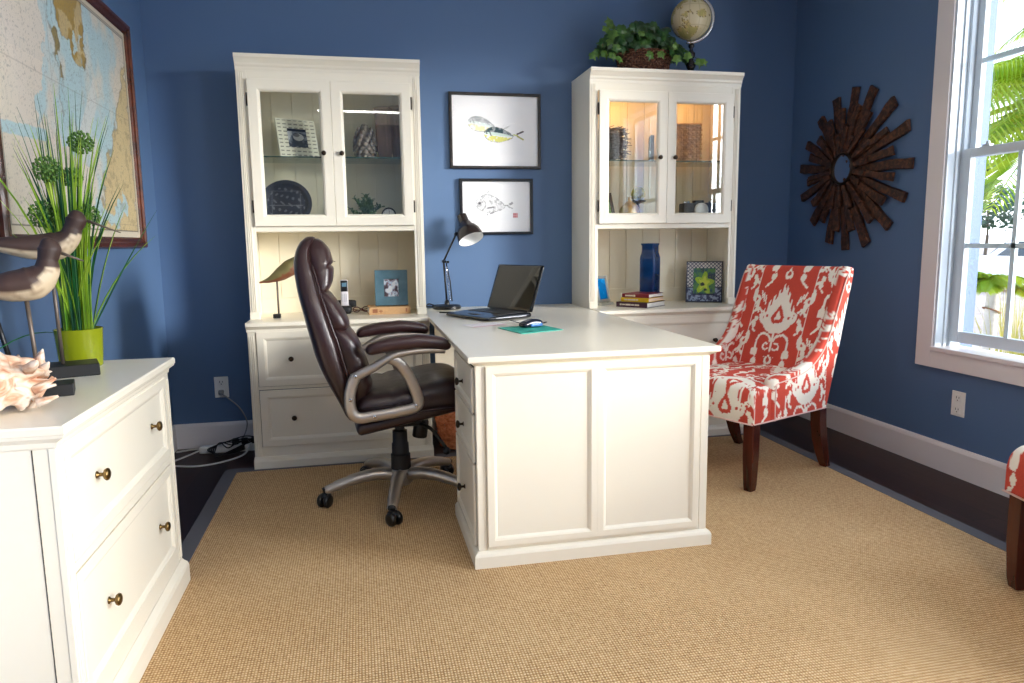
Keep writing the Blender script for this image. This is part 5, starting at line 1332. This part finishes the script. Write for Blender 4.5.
def green(w, h):
    def f(U, V):
        x, y = U/w, V/h; b = blob([(14, 40, 62), (30, 84, 86), (70, 120, 60)], 40, 44)(U, V); n = (fbm(U*70, V*70, 7)-.5)*.12
        n = n*3.2; th = np.arctan2(y-.44, x-.5); r = np.hypot((x-.5)/.46, (y-.44)/.46)/(.80+.26*np.sin(th*5+.6))+n*.6; b = mixc(b, r < .95, col(146, 178, 30)); b = mixc(b, (r < .55)*.8, col(196, 204, 60))
        b = mixc(b, np.abs(np.sin(x*9+y*6+n*20)) < .10, col(90, 130, 20)); b = mixc(b, (np.hypot((x-.42)/.1, (y-.40)/.07)+n < 1) | (np.hypot((x-.55)/.07, (y-.2)/.05)+n < 1), col(30, 40, 24)); b = mixc(b, y < .06, col(14, 30, 60)); return b
    return f
def navyframe(w, h):
    def f(U, V):
        b = np.tile(col(24, 34, 74), (len(U), 1)); top = V > h*.36; p = .0225
        a, c = (U % p)/p-.5, (V % p)/p-.5; d = (np.abs(np.abs(a)-np.abs(c)) < .13) | (np.hypot(a, c) < .18); b = mixc(b, top & ~d, col(206, 204, 196))
        b = mixc(b, (~top)*(fbm(U*110, V*110, 3) > .52)*.8, col(150, 166, 186)); e = np.minimum(np.minimum(U, w-U), np.minimum(V, h-V)); b = mixc(b, (e < .006) | (np.abs(V-h*.36) < .003), col(16, 22, 54)); return b
    return f
photo_frame('navy_patterned_frame', 'navy and white patterned frame holding a lime green flower picture', 'photo frame', (2.075, -.215, H), .218, .255, math.radians(-28), math.radians(13), .044, plain('navy_edge', srgb(18, 22, 50), .3), green(.13, .167), .014, fpaint=navyframe(.215, .252))
M_acr = NT('acrylic'); M_acr.b.inputs['Base Color'].default_value = srgb(226, 230, 222); M_acr.b.inputs['Alpha'].default_value = .45; M_acr.b.inputs['Roughness'].default_value = .08; M_acr = M_acr.m
photo_frame('acrylic_photo_frame', 'small clear frame with a bright blue picture inside the open hutch bay', 'photo frame', (1.438, -.180, H+.018), .125, .160, math.radians(38), math.radians(12), .018, M_acr, blob([(0, 120, 196), (10, 150, 226), (90, 190, 240)], 14, 3), .012)
t = bpy.data.objects['acrylic_photo_frame']
obj('clear_foot', G().box(-.066, .066, -.030, .055, -.018, -.001), M_acr, t, bevel=.002)

# ================================================================ on top of the hutch
HT = 2.093
t = thing('ivy_basket', 'green ivy spilling from a brown woven basket on top of the hutch', 'potted plant', (1.665, -.205, HT))
M_bask = noisy('brown_basket_weave', [(.35, srgb(50, 26, 18)), (.55, srgb(110, 66, 46)), (.75, srgb(186, 146, 120))], 90, 3, .6)
g = G()
for j in range(11):
    z = .006+.012*j; q = j/10; ra, rb = .140+.022*q, .075+.02*q
    pts = [((ra+.0045*(1 if (k+j) % 2 else -1))*math.cos(2*PI*k/44), (rb+.0045*(1 if (k+j) % 2 else -1))*math.sin(2*PI*k/44), z) for k in range(45)]; g.tube(pts, .0068, 5)
obj('basket', g, M_bask, t)
def ivyleaf(g, c, nrm, up, s):
    nrm = Vector(nrm).normalized(); up = Vector(up); up = (up-nrm*up.dot(nrm)).normalized(); sd = up.cross(nrm)
    out = [(0, -.42), (.22, -.50), (.46, -.30), (.40, -.05), (.62, .10), (.34, .26), (.14, .32), (0, .72), (-.14, .32), (-.34, .26), (-.62, .10), (-.40, -.05), (-.46, -.30), (-.22, -.50)]
    c = Vector(c); ctr = c+nrm*s*.08; vs = [tuple(ctr)]+[tuple(c+sd*(x*s)+up*(y*s)-nrm*(abs(x)*s*.25+max(0, y-.3)*s*.35)) for x, y in out]
    g.add(vs, [(0, i, i % len(out)+1) for i in range(1, len(out)+1)])
random.seed(77); gd, gl, gs = G(), G(), G()
for k in range(330):
    a = random.uniform(0, 2*PI); q = random.random(); x = .275*math.cos(a)*q**.6; yq = .105*math.sin(a)*q**.6; zt = .10+.155*math.sqrt(max(0, 1-(x/.30)**2))*random.uniform(.25, 1)
    if x > .13: zt *= .82
    n = Vector((x*1.5+random.uniform(-.5, .5), -1+random.uniform(-.6, .3), .35+random.uniform(-.4, .7))); s = random.uniform(.044, .070)
    zt = max(zt, .062); ivyleaf(gl if random.random() < .09 else gd, (x, yq-.01, zt), n, (random.uniform(-.7, .7)+x*2, 0, random.uniform(-1, .2)), s)
    gs.tube([(x*.4, yq*.5, .10), (x*.8, yq*.8, zt-.01)], .0015, 4)
for (x, y, z) in ((-.33, -.07, .085), (-.30, -.06, .10), (-.265, -.09, .09), (-.23, -.12, .075), (-.215, -.13, .115), (-.19, -.12, .06), (.31, -.09, .065), (.33, -.10, .07), (-.24, -.04, .24), (-.20, -.03, .26), (-.215, -.02, .285), (.0, -.05, .25), (.02, -.06, .255), (.15, -.13, .07), (.21, -.14, .085), (.05, -.14, .09), (-.02, -.15, .08)):
    ivyleaf(gl, (x, y, z), (random.uniform(-.4, .4), -1, random.uniform(0, .6)), (random.uniform(-.5, .5), 0, -1 if z < .2 else .6), random.uniform(.045, .058))
    gs.tube([(x*.5, y*.4, .12), (x*.8, y*.8, z*.5+.07), (x, y+.008, z)], .0015, 4)
obj('dark_foliage', gd, M_ivy, t); obj('light_foliage', gl, M_ivyl, t); obj('vines', gs, M_ivy, t)
t = thing('desk_globe', 'antique cream globe on a dark turned stand, highest thing on the hutch', 'globe', (1.962, -.205, HT))
gc = (-.006, 0, .329)
def gp(a):
    p = (a-np.array(gc))/.115; lon = np.arctan2(p[:, 1], p[:, 0]); lat = np.arcsin(np.clip(p[:, 2], -1, 1)); n = fbm(lon*2.2+4, lat*2.6+4, 5, 5)
    b = np.tile(col(222, 208, 168), (len(lon), 1)); b = mixc(b, (n > .53)*.8, col(206, 182, 112)); b = mixc(b, (n > .60)*.6, col(170, 166, 100)); b = mixc(b, (np.abs(n-.53) < .008), col(120, 100, 64))
    b = mixc(b, (lat > .95)*.7, col(206, 150, 116)); g_ = (np.abs((lon*6/PI) % 1-.5) > .485) | (np.abs((lat*6/PI) % 1-.5) > .485); return mixc(b, g_*.3, col(150, 130, 96))
g = G().grid(lambda a, b: (gc[0]+.115*math.sin(PI*(.002+.996*b))*math.cos(2*PI*a), .115*math.sin(PI*(.002+.996*b))*math.sin(2*PI*a), gc[2]+.115*math.cos(PI*(.002+.996*b))), 120, 70, wrap=True)
paint(obj('sphere', g, attr_mat('globe_print', .25), t, smooth=True), gp)
g = G(); R_ = Matrix.Rotation(math.radians(-20), 4, 'Z')
arc = [tuple(R_ @ Vector((.128*math.cos(q), 0, .128*math.sin(q)))+Vector(gc)) for q in [math.radians(-100+200*k/40) for k in range(41)]]
obj('meridian', G().tube(arc, .003, 8, b=.009), M_steel, t, smooth=True)
obj('axis_pin', G().tube([tuple(Vector(gc)+Vector((0, 0, -.131))), tuple(Vector(gc)+Vector((0, 0, .131)))], .004, 8), M_steel, t, smooth=True)
obj('stand', G().lathe([(.070, 0), (.070, .010), (.052, .024), (.030, .032), (.018, .045), (.026, .060), (.030, .075), (.018, .092), (.012, .105), (.022, .120), (.024, .138), (.012, .150), (.009, .165), (.018, .176), (.016, .186), (.006, .194), (.005, .202)], 28), plain('black_turned_wood', srgb(26, 14, 14), .2), t, smooth=True)
# ================================================================ outdoors
GZ = -.6
M_sand = noisy('pale_sand', [(.3, srgb(176, 150, 138)), (.7, srgb(196, 174, 160))], 1.2, 5, .95)
struct(obj('ground', G().box(XR+.13, 140, -70, 140, GZ-.2, GZ), M_sand))
random.seed(41)
def palm(loc, hgt, label, n=17, lean=(0, 0), L0=1.5):
    t = thing('palm_tree', label, 'tree', loc, 0)
    pts = catmull([(0, 0, 0), (lean[0]*.4, lean[1]*.4, hgt*.5), (lean[0], lean[1], hgt)], 10); rr = [.052-.012*i/len(pts) for i in range(len(pts))]
    tr = obj('trunk', G().tube(pts, rr, 14), plain('palm_trunk_white', srgb(206, 196, 182), .8, var=.1, bump=(30, .5)), t, smooth=True)
    g = G()
    for k in range(12):
        z = .18+.21*k; i = min(len(pts)-1, int(z/hgt*(len(pts)-1))); p = pts[i]; 
        if z > hgt-.1: break
        g.tube([(p.x+.054*math.cos(2*PI*j/20), p.y+.054*math.sin(2*PI*j/20), z+.02*math.sin(2*PI*j/20+k)) for j in range(21)], .006, 5)
    obj('trunk_ring', g, plain('trunk_ring_brown', srgb(140, 96, 70), .8), tr)
    top = Vector((lean[0], lean[1], hgt))
    for k in range(n):
        a = 2*PI*k/n+random.uniform(-.2, .2); e0 = random.uniform(.2, 1.15); L_ = L0*random.uniform(.8, 1.1); sp = []
        for i in range(13):
            q = i/12; r = L_*q*math.cos(e0*(1-.3*q)); z = L_*(q*math.sin(e0)-1.0*q*q*.75); sp.append(top+Vector((r*math.cos(a), r*math.sin(a), z)))
        g = G().tube(sp, [.012*(1-i/13)+.003 for i in range(13)], 5)
        for i in range(1, 13):
            for m in range(4):
                q = (i-1+m/4)/12; p = sp[i-1].lerp(sp[i], m/4); d = (sp[i]-sp[i-1]).normalized(); sd = d.cross(Vector((0, 0, 1))).normalized()
                for s in (-1, 1):
                    ll = L_*.34*math.sin(PI*min(1, q*.85+.12))+.04; tip = p+(sd*s*.8+d*.55+Vector((0, 0, -.35))).normalized()*ll
                    mid = p.lerp(tip, .5)+Vector((0, 0, .02)); w = d*.011
                    g.add([tuple(p-w*.5), tuple(p+w*.5), tuple(mid+w), tuple(tip), tuple(mid-w)], [(0, 1, 2, 3, 4)])
        obj('frond', g, M_frond, t)
    return t
def leafmat(name, c1, c2, tr=.5):
    t = NT(name); v = t.coord(); nz = t.node('ShaderNodeTexNoise'); nz.inputs['Scale'].default_value = 3; t.link(v, nz.inputs['Vector'])
    c = t.ramp(nz.outputs['Fac'], [(.35, c1), (.65, c2)]); t.link(c, t.b.inputs['Base Color']); t.b.inputs['Roughness'].default_value = .5
    tl = t.node('ShaderNodeBsdfTranslucent'); t.link(c, tl.inputs['Color']); mx = t.node('ShaderNodeMixShader'); mx.inputs[0].default_value = tr
    t.link(t.b.outputs[0], mx.inputs[1]); t.link(tl.outputs[0], mx.inputs[2]); t.link(mx.outputs[0], t.o.inputs['Surface']); return t.m
M_frond = leafmat('palm_frond_green', srgb(124, 164, 20), srgb(196, 208, 60), .55)
palm((4.30, -.10, GZ), 1.42, 'short palm with a ringed white trunk and small fronds just outside the window', 7, (.03, .0), .34)
palm((5.6, .30, GZ), 2.7, 'middle palm outside whose long bright fronds hang across the window view', 38, (.1, -.1), 1.8)
palm((6.8, .60, GZ), 3.9, 'tallest palm outside, its fronds filling the top of the window view', 34, (.1, -.3), 2.0)
def tree(loc, h, r, label, mat, n=1400, seed=1):
    random.seed(seed); t = thing('leafy_tree', label, 'tree', loc)
    tr = obj('trunk', G().tube(catmull([(0, 0, 0), (.05*h*.3, 0, h*.3), (0, .05, h*.62)]), [.06*h*.35]*8+[.035*h*.35]*9, 10), plain('tree_bark', srgb(96, 84, 74), .9), t, smooth=True)
    g = G()
    for k in range(n):
        d = Vector((random.gauss(0, 1), random.gauss(0, 1), random.gauss(0, 1))).normalized()*random.uniform(.55, 1); cl = math.sin(d.x*7)*math.cos(d.z*6+d.y*5)*.15
        p = Vector((0, 0, h*.68))+Vector((d.x*r, d.y*r, d.z*h*.34))*(1+cl); s = r*.06; a = Vector((random.uniform(-1, 1), random.uniform(-1, 1), random.uniform(-1, 1))).normalized(); b = a.orthogonal().normalized()*s; a = a*s*1.5
        g.add([tuple(p-a), tuple(p+b), tuple(p+a), tuple(p-b)], [(0, 1, 2, 3)])
    obj('foliage', g, mat, t); return t
M_tleaf = leafmat('tree_leaf_green', srgb(52, 92, 40), srgb(96, 134, 70), .35); M_tleafd = leafmat('tree_leaf_dark', srgb(54, 84, 60), srgb(96, 122, 96), .3)
tree((11.2, 8.4, GZ), 4.6, 1.3, 'round green tree standing alone in the sandy yard', M_tleaf, 2200, 2)
for k, (x, y, h, r) in enumerate(((58, 43, 6, 3.4), (62, 35.5, 7, 3.6), (65, 50, 6, 3.4), (69, 42, 7, 3.6), (56, 51, 6.5, 3.4))):
    tree((x, y, GZ), h, r, 'grey-green tree in the hazy far tree line beyond the car', M_tleafd, 900, 50+k)['group'] = 'trees of the far tree line'
# ornamental grass
for k, (x, y, lab) in enumerate(((4.50, -.17, 'clump of tall yellow-green grass nearest the palm trunk outside'), (5.15, -.02, 'clump of tall yellow-green grass outside, farther from the palm trunk'))):
    t = thing('grass_clump', lab, 'grass', (x, y, GZ)); g = G(); random.seed(60+k)
    for i in range(230):
        a = random.uniform(0, 2*PI); sp = random.uniform(0, .42); b = (random.uniform(-.09, .09), random.uniform(-.09, .09), 0)
        leafblade(g, b, (b[0]+sp*math.cos(a), b[1]+sp*math.sin(a), random.uniform(.8, 1.5)), .005, (-sp*math.cos(a)*.5, -sp*math.sin(a)*.5, .05), 5)
    obj('blades', g, leafmat('dry_grass', srgb(150, 150, 50), srgb(214, 200, 110), .4), t)
# white pickup in the distance
t = thing('pickup_truck', 'white pickup truck parked far off on the sand', 'car', (20.6, 14.2, GZ), math.radians(128))
M_carw = plain('white_car_paint', srgb(236, 238, 240), .2); M_cg = plain('car_glass', srgb(70, 84, 96), .08)
body = [(-2.6, .42), (-2.62, .95), (-1.0, 1.02), (-.95, 1.05), (-.72, 1.62), (-.45, 1.70), (.55, 1.68), (1.15, 1.14), (2.35, 1.02), (2.6, .88), (2.62, .45), (2.1, .38), (1.95, .62), (1.45, .62), (1.3, .36), (-1.35, .36), (-1.5, .62), (-2.0, .62), (-2.15, .38)]
obj('body', G().prism(body, -.9, .9, lambda u, v, w: (u, w, v)), M_carw, t, bevel=.06, seg=3)
for s in (-1, 1): obj('side_window', G().prism([(-.62, 1.1), (-.5, 1.56), (.45, 1.56), (.92, 1.14)], .895*s, .905*s, lambda u, v, w: (u, w, v)), M_cg, t)
obj('windscreen', G().add([(.62, -.72, 1.66), (.62, .72, 1.66), (1.15, .80, 1.18), (1.15, -.80, 1.18)], [(0, 1, 2, 3)]), M_cg, t)
for x in (-1.75, 1.7):
    for s in (-1, 1):
        w_ = obj('wheel', G().lathe([(.26, -.10), (.34, -.09), (.37, -.04), (.37, .04), (.34, .09), (.26, .10)], 24, (x, s*.82, .37), Matrix.Rotation(PI/2, 4, 'X')), M_blackmatte, t, smooth='auto')
        obj('hubcap', G().lathe([(.24, -.08), (.24, .08)], 20, (x, s*.84, .37), Matrix.Rotation(PI/2, 4, 'X')), M_steel, w_)

# ================================================================ behind the camera: what the hutch glass reflects
M_curt = plain('white_curtain', srgb(236, 236, 232), .8)
for k, (y0, y1) in enumerate(((-2.48, -2.22), (-3.98, -3.74))):
    t = thing('curtain_panel', ['white curtain hanging between the tall window and the next one', 'white curtain hanging farther along the window wall, behind the viewer'][k], 'curtain', (XR-.08, (y0+y1)/2, 0))
    w_ = y1-y0
    obj('cloth', G().grid(lambda a, b: (.035*math.sin(a*w_/.055*2*PI*.5), -w_/2+w_*a, .02+2.52*b), 60, 4), M_curt, t, smooth=True, solid=.003)
    obj('rod', G().tube([(0, -w_/2-.05, 2.55), (0, w_/2+.05, 2.55)], .012, 10), M_bronze, t, smooth=True)

# ================================================================ light
def ceiling_lamp(x, y, w, d, power, label, colr=(1, .97, .93)):
    t = thing('ceiling_light', label, 'light', (x, y, ZC))
    obj('housing', G().box(-w/2-.03, w/2+.03, -d/2-.03, d/2+.03, -.05, -.001), M_trim, t, bevel=.004)
    e = emit('light_diffuser_%d' % power, (colr[0], colr[1], colr[2], 1), power)
    obj('diffuser', G().box(-w/2, w/2, -d/2, d/2, -.056, -.049), e, t)
    return t
ceiling_lamp(.9, -5.35, 2.6, .10, 12, 'long ceiling light behind the viewer, reflected in the hutch glass')
ceiling_lamp(1.35, -4.5, 1.0, 1.0, FILL, 'square ceiling light over the rear of the room, above the view', (1, .88, .72))  # unseen panel added as warm fill for the surfaces facing the camera
ceiling_lamp(1.6, -1.6, .5, .5, LAMP2, 'square ceiling light over the desk, above the view') if LAMP2 else None
world = bpy.data.worlds.new('sky'); scene.world = world; world.use_nodes = True
nt = world.node_tree; bg = nt.nodes['Background']; bg.inputs['Strength'].default_value = SKY
tc = nt.nodes.new('ShaderNodeTexCoord'); sx = nt.nodes.new('ShaderNodeSeparateXYZ'); rp = nt.nodes.new('ShaderNodeValToRGB')
rp.color_ramp.elements[0].position = 0; rp.color_ramp.elements[0].color = (.93, .96, 1, 1); rp.color_ramp.elements[1].position = .6; rp.color_ramp.elements[1].color = (.50, .72, 1, 1)
nt.links.new(tc.outputs['Generated'], sx.inputs[0]); nt.links.new(sx.outputs['Z'], rp.inputs[0]); nt.links.new(rp.outputs[0], bg.inputs['Color'])
def sun(rot, e, a, c):
    l = bpy.data.lights.new('sun', 'SUN'); l.energy = e; l.angle = a; l.color = c
    o = bpy.data.objects.new('sun', l); C.objects.link(o); o.rotation_euler = rot; return o
def area(name, loc, rot, sx_, sy_, e, c=(1, 1, 1), portal=False):
    l = bpy.data.lights.new(name, 'AREA'); l.shape = 'RECTANGLE'; l.size = sx_; l.size_y = sy_; l.energy = e; l.color = c
    if portal: l.cycles.is_portal = True
    o = bpy.data.objects.new(name, l); C.objects.link(o); o.location = loc; o.rotation_euler = rot; return o
for i, (a, b) in enumerate(WIN):
    if i: area('window_daylight', (XR+.5, (a+b)/2, (WZ0+WZ1)/2+.1), (0, PI/2, 0), WZ1-WZ0+.3, b-a+.3, DAYBOOST, (.93, .97, 1))  # added area lamps outside the unseen windows, boosting the daylight they let in
    area('daylight_portal', (XR+.24, (a+b)/2, (WZ0+WZ1)/2), (0, PI/2, 0), WZ1-WZ0, b-a, 1, portal=True)

sd = Vector((-.80, .60, -.16)).normalized(); sun(tuple(sd.to_track_quat('-Z', 'Y').to_euler()), SUN, math.radians(16), (1, .95, .88))

# ================================================================ camera
cam = bpy.data.cameras.new('camera'); co = bpy.data.objects.new('camera', cam); C.objects.link(co)
R_ = Vector((0.97783846, -0.20896533, -0.01286196)); U_ = Vector((0.04125958, 0.13211297, 0.99037559)); F_ = Vector((0.20525493, 0.96895803, -0.13780697))
m = Matrix(((R_.x, U_.x, -F_.x, 0), (R_.y, U_.y, -F_.y, -4.27907), (R_.z, U_.z, -F_.z, 1.14631), (0, 0, 0, 1)))
co.matrix_world = m; cam.sensor_width = 36; cam.lens = 714.39*36/1024; cam.clip_end = 300; cam.clip_start = .05
scene.camera = co
scene.view_settings.view_transform = 'Standard'; scene.view_settings.look = 'None'; scene.view_settings.gamma = 1
scene.view_settings.use_curve_mapping = False; scene.view_settings.exposure = EXPO
scene.cycles.max_bounces = 10; scene.cycles.diffuse_bounces = 5; scene.cycles.glossy_bounces = 5; scene.cycles.transparent_max_bounces = 24
scene.cycles.sample_clamp_indirect = 6; scene.cycles.caustics_reflective = False; scene.cycles.caustics_refractive = False
